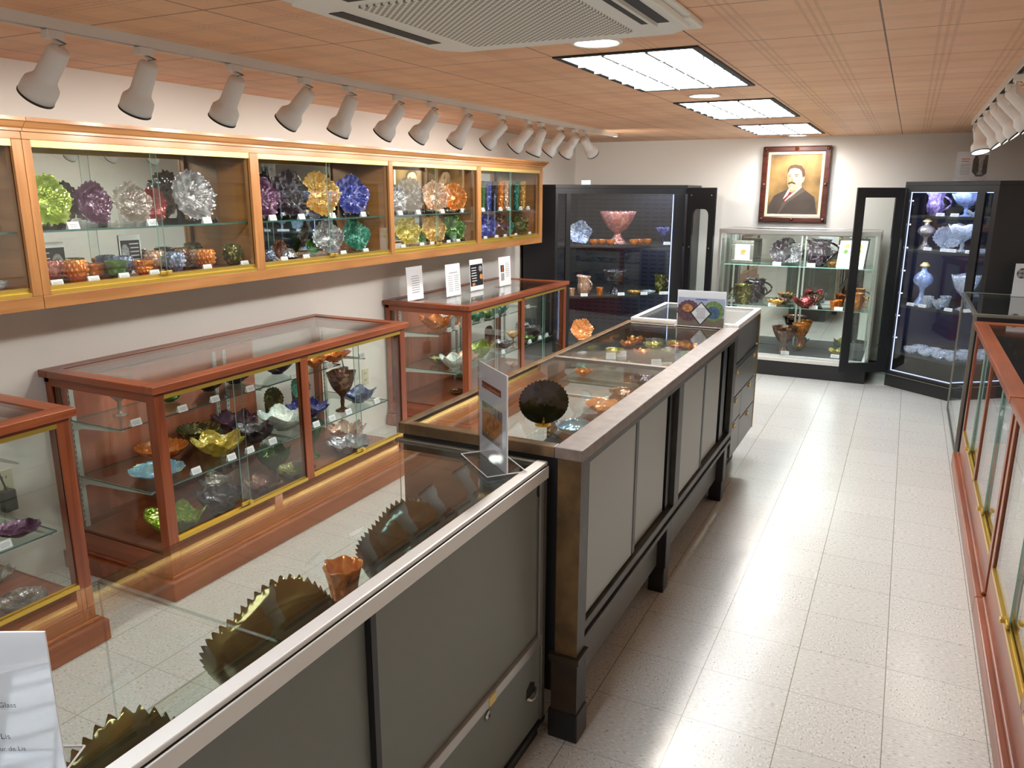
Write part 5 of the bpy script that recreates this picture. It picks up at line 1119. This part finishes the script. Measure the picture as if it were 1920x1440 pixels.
# the near sign at the lower left
oa=at(-60,1450,'Z',.9445); ob=at(124,1448,'Z',.9445); oa=ob+(oa-ob).normalized()*.216; zt=at(76,1200,'Y',ob.y).z
t,o,wv,hv=holder(oa,ob-oa,.215,'large white text sign cut off at the lower left corner of the photo',[],foot=.05)
text(t,'Glass',at(27,1322,'Y',(ob.y*1.0))if 0 else o+wv*.71+hv*.50,wv,hv,.023,'ink'); text(t,'Lis',o+wv*.665+hv*.275,wv,hv,.012,'ink'); text(t,'Fleur de Lis',o+wv*.67+hv*.185,wv,hv,.046,'ink')

# signs at right and on the black cabinets
p=at(1896,554,'Z',.9625); p.y=min(p.y,7.03); p=at(1896,554,'Y',p.y); p.z=.9625
holder(p,(.28,0,0),at(1900,494,'Y',p.y).z-.9625,'white sign picturing four round glass pieces, on the grey-framed right showcase',[(disc(.17,.70,.12,1.35,24),'photo_black'),(disc(.12,.77,.05,1.2,12),'photo_silver'),(disc(.22,.77,.05,1.2,12),'photo_silver'),(disc(.12,.64,.05,1.2,12),'photo_silver'),(disc(.22,.64,.05,1.2,12),'photo_silver')]+lines(.4,.9,.8,.3,9,'ink_grey',.012,9),foot=.05,lean=0)
a=at(1789,336,'Z',1.8155) ; yy=7.45; a=at(1789,336,'Y',yy); b=at(1849,336,'Y',yy); a.z=b.z=1.8155; zt=at(1793,285,'Y',yy).z
holder(a,b-a,zt-1.8155,'white sign with a tall vase photo on top of the right corner cabinet',[([(.58,.88),(.98,.88),(.98,.25),(.85,.15),(.66,.15),(.52,.32),(.52,.72)],'photo_black'),([(.66,.86),(.90,.86),(.84,.7),(.83,.3),(.88,.2),(.64,.2),(.72,.32),(.70,.7)],'photo_silver'),(rect(.16,.42,.74,.77),'red_ink'),(rect(.16,.40,.66,.69),'red_ink')]+lines(.12,.46,.57,.22,8,'ink_grey',.012,10),foot=.04)
a=at(1090,346,'Y',7.3); b=at(1107,346,'Y',7.3); a.z=b.z=1.7905
panel('shelf_label',a,b-a,(0,.004,at(1090,338,'Y',7.3).z-1.79),.004,'paper',[],'tiny white label card on top of the left corner cabinet','label card')
# ------------------------------------------------------------------ framed portrait
PX0,PX1=at(1421,415,'Y',8.36).x,at(1547,418,'Y',8.36).x; PZ0=at(1421,416,'Y',8.36).z; PZ1=at(1430,275,'Y',8.36).z
Yp=8.375; fw=.055
t=Thing('framed_portrait',((PX0+PX1)/2,8.39,PZ0),'framed oil portrait of a moustached man in a dark suit','painting')
m=MB()
for a,b_,c_,d_ in ((PX0,PX1,PZ0,PZ0+fw),(PX0,PX1,PZ1-fw,PZ1)):
    m.box(a,b_,Yp-.02,8.398,c_,d_)
t.part('frame_rail',m,'frame_wood',bevel=.010)
m=MB(); m.box(PX0,PX0+fw,Yp-.0205,8.398,PZ0+.002,PZ1-.002); m.box(PX1-fw,PX1,Yp-.0205,8.398,PZ0+.002,PZ1-.002); t.part('frame_rail',m,'frame_wood',bevel=.010)
for cx_ in (PX0+fw/2,PX1-fw/2,(PX0+PX1)/2):
    for cz in (PZ0+fw/2,PZ1-fw/2): t.part('carved_ornament',MB().lathe([(.001,.016),(.010,.012),(.017,.006),(.020,0)],12,M=Matrix.Translation((cx_,Yp-.02,cz))@Matrix.Rotation(PI/2,4,'X'),mod=lambda r,z,a,j:(r*(1+.2*math.cos(5*a)),z)),'frame_wood')
for cx_ in (PX0+fw/2,PX1-fw/2): t.part('carved_ornament',MB().lathe([(.001,.014),(.010,.010),(.016,.004),(.018,0)],12,M=Matrix.Translation((cx_,Yp-.02,(PZ0+PZ1)/2))@Matrix.Rotation(PI/2,4,'X')),'frame_wood')
lw=.024; ix0,ix1,iz0,iz1=PX0+fw,PX1-fw,PZ0+fw,PZ1-fw
m=MB(); m.box(ix0,ix1,Yp-.008,8.39,iz0,iz0+lw); m.box(ix0,ix1,Yp-.008,8.39,iz1-lw,iz1); m.box(ix0,ix0+lw,Yp-.008,8.39,iz0+lw,iz1-lw); m.box(ix1-lw,ix1,Yp-.008,8.39,iz0+lw,iz1-lw); t.part('liner',m,'cream',bevel=.003)
def cv(x,y): v=(y-295)/925; left=345-60*v; return ((x-left)/812,1-v)
def poly(*pts): return [cv(*q) for q in pts]
art=[(rect(0,1,0,1),'painted_ground'),
(poly((285,1220),(300,1100),(400,930),(500,880),(630,820),(700,900),(840,780),(890,840),(1040,950),(1085,1225)),'suit_paint'),
(poly((545,975),(630,822),(700,895),(830,775),(845,800),(700,930),(575,1015)),'shirt_paint'),
(poly((575,1015),(700,920),(845,795),(900,850),(600,1040),(480,1220),(455,1220),(540,1040)),'suit_light'),
(poly((650,862),(697,888),(640,935),(565,1015),(542,985),(612,925)),'tie_paint'),
(poly((635,800),(845,720),(835,770),(700,885),(655,862)),'skin_shade'),
(poly((838,645),(868,635),(882,660),(868,705),(836,735)),'skin_paint'),
(poly((612,590),(620,530),(660,490),(740,485),(830,520),(850,600),(845,700),(820,780),(750,840),(690,848),(640,825),(615,765),(607,680)),'skin_paint'),
(poly((608,690),(612,600),(640,640),(650,740),(660,830),(618,770)),'skin_shade'),
(poly((612,600),(616,520),(655,465),(735,448),(830,468),(880,535),(888,610),(850,655),(835,560),(800,520),(720,500),(650,520)),'hair_paint'),
(poly((622,608),(672,600),(676,612),(622,618)),'hair_paint'),(poly((722,600),(785,598),(790,610),(722,612)),'hair_paint'),
(poly((632,628),(668,626),(668,640),(632,640)),'suit_paint'),(poly((728,622),(775,620),(772,634),(730,634)),'suit_paint'),
(poly((668,640),(690,640),(712,705),(690,715),(655,705)),'skin_shade'),
(poly((615,742),(640,718),(680,708),(722,722),(745,745),(735,755),(680,738),(625,756)),'hair_paint'),
(poly((650,762),(705,760),(690,772),(660,772)),'skin_shade'),
(poly((270,1232),(420,1228),(410,1215),(275,1218)),'shirt_paint')]
o=Vector((ix0+lw,Yp+.002,iz0+lw)); wv=Vector((ix1-ix0-2*lw,0,0)); hv=Vector((0,0,iz1-iz0-2*lw)); m=MB(); m.slab([o,o+wv,o+wv+hv,o+hv],(0,1,0),.006); mats=['painted_ground']
for i,(pts,mat) in enumerate(art):
    if mat not in mats: mats.append(mat)
    m.add([o+wv*max(0,min(1,a))+hv*max(0,min(1,b_))-Vector((0,.0002*(i+1),0)) for a,b_ in pts],[tuple(range(len(pts)))],mats.index(mat))
t.part('canvas',m,mats)
# ------------------------------------------------------------------ back showcase contents
BS1=('Y',8.02,1.0405); BS2=('Y',8.0,.6455); BD=('Y',7.95,.2065)
BN='back showcase'
p=at(1370,497,'Y',8.0); q=at(1411,499,'Y',8.0); zt=at(1371,450,'Y',8.0).z; w_=q.x-p.x
t=Thing('picture_frame',((p.x+q.x)/2,8.0,1.0405),'small silver picture frame with a yellow pitcher print, in back showcase','picture frame')
h=zt-1.0405; m=MB(); k=.035
m.box(p.x,q.x,7.99,8.01,1.0405,1.0405+k); m.box(p.x,q.x,7.99,8.01,zt-k,zt); m.box(p.x,p.x+k,7.99,8.01,1.0405+k,zt-k); m.box(q.x-k,q.x,7.99,8.01,1.0405+k,zt-k); t.part('frame',m,'steel_grey',bevel=.006)
m=MB(); m.box(p.x+k,q.x-k,8.0,8.004,1.0405+k,zt-k); m.add([(p.x+w_*a,7.9985,1.0405+h*b_) for a,b_ in ((.42,.38),(.62,.38),(.66,.6),(.40,.6))],[(0,1,2,3)],1); t.part('print',m,['paper','photo_orange'])
stand_plate(1462,498,44,'dark','dark plate with golden centre on a stand, top shelf of '+BN,BS1,-1.5,'clear',ruf=.05,oval=.9); stand_plate(1484,493,34,'silver','silvery plate behind the dark one, top shelf of '+BN,('Y',8.10,1.0405),-1.5,'clear')
jug(1530,500,46,2.5,'dark','black iridescent pitcher, top shelf of '+BN,BS1,-.3)
glass('round',1560,492,18,'amber','small amber bowl behind the pitcher, top shelf of '+BN,('Y',8.12,1.0405))
p=at(1567,504,'Y',7.98); q=at(1592,504,'Y',7.98); q2=at(1618,504,'Y',7.98); zt=at(1572,451,'Y',7.98).z-1.0405
t=Thing('open_booklet',(q.x,7.98,1.0405),'white open booklet with small plate pictures, top shelf of back showcase','booklet')
for a,b_,nmx in ((Vector((p.x,7.97,1.0405)),Vector((q.x,8.03,1.0405)),0),(Vector((q.x,8.03,1.0405)),Vector((q2.x,7.99,1.0405)),1)):
    m=MB(); w3=b_-a; hv=Vector((0.02,.03,zt)); n=w3.cross(hv).normalized(); m.slab([a,b_,b_+hv,a+hv],-n,.002)
    for cx_,cz,c3 in ((.55,.78,1),(.5,.58,2)): m.add([a+w3*u_+hv*v_+n*.0004 for u_,v_ in disc(cx_,cz,.16,.55,14)],[tuple(range(14))],c3)
    t.part('page',m,['paper','yellow_ink','photo_green'])
jug(1392,570,40,2.3,'olive','golden olive pitcher in front, middle shelf of '+BN,('Y',7.95,.6455),2.8); jug(1411,562,38,2.6,'dark','dark olive pitcher with looped handle, middle shelf of '+BN,('Y',8.12,.6455),-.2)
glass('ruffled',1454,580,28,'amber','small amber ruffled bowl in front, middle shelf of '+BN,('Y',7.95,.6455)); glass('ruffled',1467,572,28,'brown','small brown ruffled bowl behind, middle shelf of '+BN,('Y',8.08,.6455))
glass('ruffled3',1510,584,42,'red','dark red ruffled bowl in front, middle shelf of '+BN,('Y',7.95,.6455)); glass('ruffled3',1519,574,40,'brown','dark red-brown ruffled bowl behind, middle shelf of '+BN,('Y',8.1,.6455))
glass('tumbler',1562,586,15,'marigold','orange tumbler in front, middle shelf of '+BN,('Y',7.95,.6455)); glass('tumbler',1571,578,15,'marigold','orange tumbler set behind the other, middle shelf of '+BN,('Y',8.06,.6455))
glass('tumbler',1590,590,15,'marigold','orange tumbler seen through the open door, middle shelf of '+BN,('Y',7.95,.6455)); jug(1604,584,30,2.6,'marigold','orange pitcher seen through the open door, middle shelf of '+BN,('Y',8.05,.6455),-.3)
glass('punch',1474,664,46,'brown','brown footed punch bowl in front, floor of '+BN,('Y',7.91,.2065),hr=2.1); glass('punch',1497,650,32,'marigold','dark amber punch bowl behind, floor of '+BN,('Y',8.105,.2065),hr=3.0)
glass('ruffled3',1492,645,20,'olive','small green leafy dish at centre, floor of '+BN,('Y',8.02,.2065)); glass('ruffled3',1566,655,26,'gold','small yellow-green dish by the door, floor of '+BN,('Y',7.95,.2065)); glass('ruffled3',1570,640,22,'green','small green dish behind, floor of '+BN,('Y',8.1,.2065))
for u,v,s_,b in ((1456,501,('Y',7.92,1.0405),'before the dark plate in the back showcase'),(1520,503,('Y',7.93,1.0405),'before the black pitcher in the back showcase'),(1447,584,('Y',7.9,.6455),'below the amber ruffled bowl'),(1524,588,('Y',7.9,.6455),'right of the dark red bowl'),(1571,590,('Y',7.9,.6455),'before the orange tumblers'),(1471,668,('Y',7.775,.2065),'before the footed punch bowl'),(1565,672,('Y',7.82,.2065),'on the black cloth by the open door')): card(u,v,s_,b,yaw=-PI/2,w=.075,h=.032)
def ondiag(a,b_,u,v,z,back):
    a,b_=Vector(a+(0,)),Vector(b_+(0,)); d=(b_-a).normalized(); n=Vector((-d.y,d.x,0)); a=a+n*back; r=ray(u,v)
    s=((a.x)*d.y-(a.y)*d.x)/(r.x*d.y-r.y*d.x); return ('Y',r.y*s,z)
# ------------------------------------------------------------------ left corner cabinet contents
CZ1=('Z',1.2155); CZ2=('Z',.7225); NC='left corner cabinet'
dl=lambda u,v,z,w,k=.045: ondiag((-3.02,6.98),(-1.97,7.80),u,v,z,w/2*7.2/F_PX+k)
def cc(kind,u,v,w,col,d,surf,**kw): return glass(kind,u,v,w,col,d+', '+NC,dl(u,v,surf[1],w*1.05,kw.pop('k',.045)),**kw)
stand_plate(1088,459,42,'bluesilver','pale silvery star-shaped bowl on edge, upper shelf of '+NC,dl(1088,459,1.2155,30,.06),-1.0,'clear',ruf=.2,rn=5)
cc('punch',1163,456,68,'pink','tall pink marigold footed punch bowl, upper shelf',CZ1,hr=1.75)
for i,(u,v) in enumerate(((1118,458),(1130,455),(1142,460),(1184,461),(1197,460),(1210,459))): cc('cup',u,v,16,'marigold','orange punch cup, %s from the left around the punch bowl'%ordn[i],CZ1,k=.075)
cc('compote',1243,457,30,'purple_blue','dark purple rose-patterned compote, upper shelf',CZ1,hr=2.1)
jug(1094,556,34,2.6,'peach','pinkish orange pitcher with curved handle, lower shelf of '+NC,dl(1094,556,.7225,44),-.5)
cc('tumbler',1071,556,14,'peach','pale orange tumbler at far left, lower shelf',CZ2); cc('tumbler',1124,556,14,'marigold','orange tumbler beside the pink pitcher, lower shelf',CZ2)
cc('punch',1158,556,44,'dark','dark faceted footed bowl, lower shelf',CZ2,hr=2.0); cc('shallow',1187,554,28,'amber','small amber dish, lower shelf',CZ2); cc('shallow',1212,553,26,'crystal','small clear dish, lower shelf',CZ2)
jug(1238,551,32,2.6,'olive','green iridescent pitcher, lower shelf of '+NC,dl(1238,551,.7225,44),-.5); cc('tumbler',1262,549,14,'olive','green tumbler beside the green pitcher, lower shelf',CZ2)
stand_plate(1092,650,42,'marigold','orange ruffled bowl leaning at the bottom of the left corner cabinet',dl(1092,650,.25,30,.05),-1.0,'wire',tilt=.5,ruf=.14)
cc('ruffled',1240,468,1,'smoke','x',CZ1) if 0 else None
for u,v,s_,b in ((1250,461,CZ1,'before the dark purple compote'),(1095,559,CZ2,'before the pinkish orange pitcher'),(1164,560,CZ2,'before the dark faceted bowl'),(1207,559,CZ2,'before the small clear dish'),(1242,557,CZ2,'before the green pitcher'),(1252,557,CZ2,'before the green tumbler')): card(u,v,dl(u,v,s_[1],0,.035),b,yaw=-.9,w=.07,h=.028)
# ------------------------------------------------------------------ right corner cabinet contents
R1,R2,R3,R4=('Z',1.5305),('Z',1.2405),('Z',.7505),('Z',.1505); NR='right corner cabinet'
def atd(u,v,z,back=.16):   # a point on the shelf a little behind the diagonal front
    a,b_=Vector((-.06,7.78,0)),Vector((.60,7.262,0)); d=(b_-a).normalized(); n=Vector((-d.y,d.x,0)); a=a+n*back; r=ray(u,v)
    s=((a.x)*d.y-(a.y)*d.x)/(r.x*d.y-r.y*d.x); return ('Y',r.y*s,z)
jug(1752,402,40,3.0,'crystal_violet','purple and red pressed pitcher, top shelf of '+NR,atd(1752,402,1.5305),-.4,hob=.06,hn=12)
cr=lambda kind,u,v,w,col,d,z,back=.16,**kw: glass(kind,u,v,w,col,d+', '+NR,atd(u,v,z,max(back,w/2*7.6/F_PX*1.1+.045)),**kw)
cr('stem',1812,405,54,'crystal_blue','clear bluish scalloped compote, top shelf',1.5305,hr=1.7,flute=.03,fn=12); cr('ruffled3',1826,404,26,'crystal','small white boat-shaped dish, top shelf',1.5305,.08)
lamp(1733,466,34,4.2,'smoke','clear oil lamp on tall foot, second shelf of '+NR,atd(1733,466,1.2405)); 
stand_plate(1775,466,42,'crystal','clear oval pressed plate on edge, second shelf of '+NR,atd(1775,466,1.2405,.25),-1.4,'clear',oval=1.2); cr('stem',1802,474,52,'crystal','clear compote with crimped rim, second shelf',1.2405,hr=1.9,ruf=.1,rn=6); cr('round',1840,478,22,'crystal','small clear cut bowl at right, second shelf',1.2405,.1)
lamp(1725,572,38,4.2,'crystal_blue','blue-footed clear oil lamp, third shelf of '+NR,atd(1725,572,.7505))
cr('tumbler',1744,576,20,'crystal','clear etched tumbler in front, third shelf',.7505,.1); cr('tumbler',1772,566,20,'crystal','clear tumbler set behind, third shelf',.7505,.25); cr('ruffled',1763,578,26,'crystal','small clear creamer in front, third shelf',.7505,.08,hr=1.3); cr('stem',1795,575,50,'crystal','tall clear punch bowl on stand, third shelf',.7505,hr=2.6); cr('round',1806,582,22,'crystal','small clear bowl at right, third shelf',.7505,.08)
for i,(u,v,k) in enumerate(((1708,656,.12),(1735,660,.1),(1760,662,.1),(1783,670,.1),(1726,646,.25),(1752,648,.25),(1776,654,.25))): cr('cup',u,v,26,'crystal','clear pressed bowl, %s from left near the cabinet floor'%ordn[i],.32,k,hr=.9)
for u,v,z,b in ((1763,404,1.5305,'before the purple pitcher'),(1790,406,1.5305,'left of the bluish compote'),(1836,407,1.5305,'right of the bluish compote'),(1739,470,1.2405,'before the tall-footed oil lamp'),(1771,469,1.2405,'before the clear oval plate'),(1785,473,1.2405,'left of the crimped compote'),(1818,475,1.2405,'right of the crimped compote'),(1707,574,.7505,'left of the blue-footed lamp'),(1729,577,.7505,'right of the blue-footed lamp'),(1778,584,.7505,'before the tall clear punch bowl')): card(u,v,atd(u,v,z,.06),b,yaw=-2.2,w=.072,h=.026)
t=Thing('shelf_riser',(0.3,7.6,.15),'low dark shelf carrying clear pressed bowls in right corner cabinet','riser'); ipts=inset([(-.06,7.78),(.60,7.262),(1.25,7.262),(1.25,8.37),(-.06,8.37)],.05); t.part('board',MB().prism(ipts,.30,.3195),'black_matte')
t=Thing('shelf_riser',(-2.6,7.6,.15),'low dark shelf holding an orange bowl in left corner cabinet','riser'); ipts=inset([(-3.02,6.98),(-1.97,7.80),(-1.97,8.37),(-3.37,8.37),(-3.37,6.98)],.05); t.part('board',MB().prism(ipts,.23,.2495),'black_matte')
# ------------------------------------------------------------------ right-hand cases: clear pressed glass
rr=random.Random(4)
kinds=['round','ruffled','stem','tumbler','compote','saw','cup']; kn={'round':'round bowl','ruffled':'ruffled bowl','stem':'stemmed compote','tumbler':'tumbler','compote':'low compote','saw':'scalloped bowl','cup':'cup'}
def fill(x0,x1,y0,y1,zs,n,where,cols=('crystal',)):
    for si,(z,zn) in enumerate(zs):
        for i in range(n):
            k=kinds[(i*3+si*2+int(y0*7))%7]; y=y0+(y1-y0)*(i+.5)/n; R=rr.uniform(.05,.075) if k not in('tumbler','cup') else .036
            x=(x0+x1)/2+(rr.uniform(-.05,.05) if i%2 else rr.uniform(-.09,0)); name,cat,shape,ratio,opt=STYLE[k]
            if ratio*R>.2: ratio=.2/R
            o=vessel(shape,R,R*ratio,ph=i,**opt).build(name,GL[cols[(i+si)%len(cols)]],loc=(x,y,z)); tag(o,'clear pressed glass %s, %s from near end, %s, %s'%(kn[k],ordn[i],zn,where),cat)
fill(.62,1.0,5.88,7.08,[(.7105,'top shelf'),(.4205,'middle shelf'),(.1005,'floor')],6,'grey-framed showcase')
fill(.72,1.02,3.62,5.48,[(.7205,'top shelf'),(.4555,'middle shelf'),(.1985,'floor')],8,'far right cherry case',('crystal','crystal_blue'))
fill(.72,1.02,2.3,3.4,[(.7205,'top shelf'),(.4555,'middle shelf'),(.1985,'floor')],5,'near right cherry case',('crystal','crystal_blue'))
for i,(u,v) in enumerate(((1839,757),(1858,779),(1868,800),(1854,912),(1884,868))):
    pass
for i in range(7):
    y=3.7+i*.24; card(0,0,('Z',.7205),'x') if 0 else None
def rcard(x,y,z,b):
    o=card(960,900,('Z',z),b,yaw=PI); o.location=(x,y,z); return o
for i in range(6): rcard(.70,3.75+i*.3,.7205,'%s from near end, top shelf, far right cherry case'%ordn[i]); rcard(.60,3.72+i*.3,.4555,'%s from near end, middle shelf, far right cherry case'%ordn[i])
for i in range(3): rcard(.70,2.55+i*.3,.7205,'%s from near end, top shelf, near right cherry case'%ordn[i]); rcard(.60,2.5+i*.3,.4555,'%s from near end, middle shelf, near right cherry case'%ordn[i])

def clampto(o,r,bx_,by_):
    if bx_ and bx_[1]-bx_[0]>2*r: o.location.x=max(bx_[0]+r,min(bx_[1]-r,o.location.x))
    if by_ and by_[1]-by_[0]>2*r: o.location.y=max(by_[0]+r,min(by_[1]-r,o.location.y))
for it in range(60):
    for i in range(len(PLACED)):
        a,ra,ha,bxa,bya=PLACED[i]
        for j in range(i+1,len(PLACED)):
            b,rb,hb,bxb,byb=PLACED[j]
            if abs(a.location.z-b.location.z)>.01: continue
            dx,dy=b.location.x-a.location.x,b.location.y-a.location.y; d=math.hypot(dx,dy); ra_,rb_=ra*a.scale.x,rb*b.scale.x; need=(ra_+rb_)*.99-d
            if need>0 and d>1e-4:
                if it<50:
                    k=need/2/d*.6
                    a.location.x-=dx*k; a.location.y-=dy*k; b.location.x+=dx*k; b.location.y+=dy*k; clampto(a,ra_,bxa,bya); clampto(b,rb_,bxb,byb)
                elif need>.002:
                    f=max(.93,1-need/(ra_+rb_)*.5); a.scale*=f; b.scale*=f
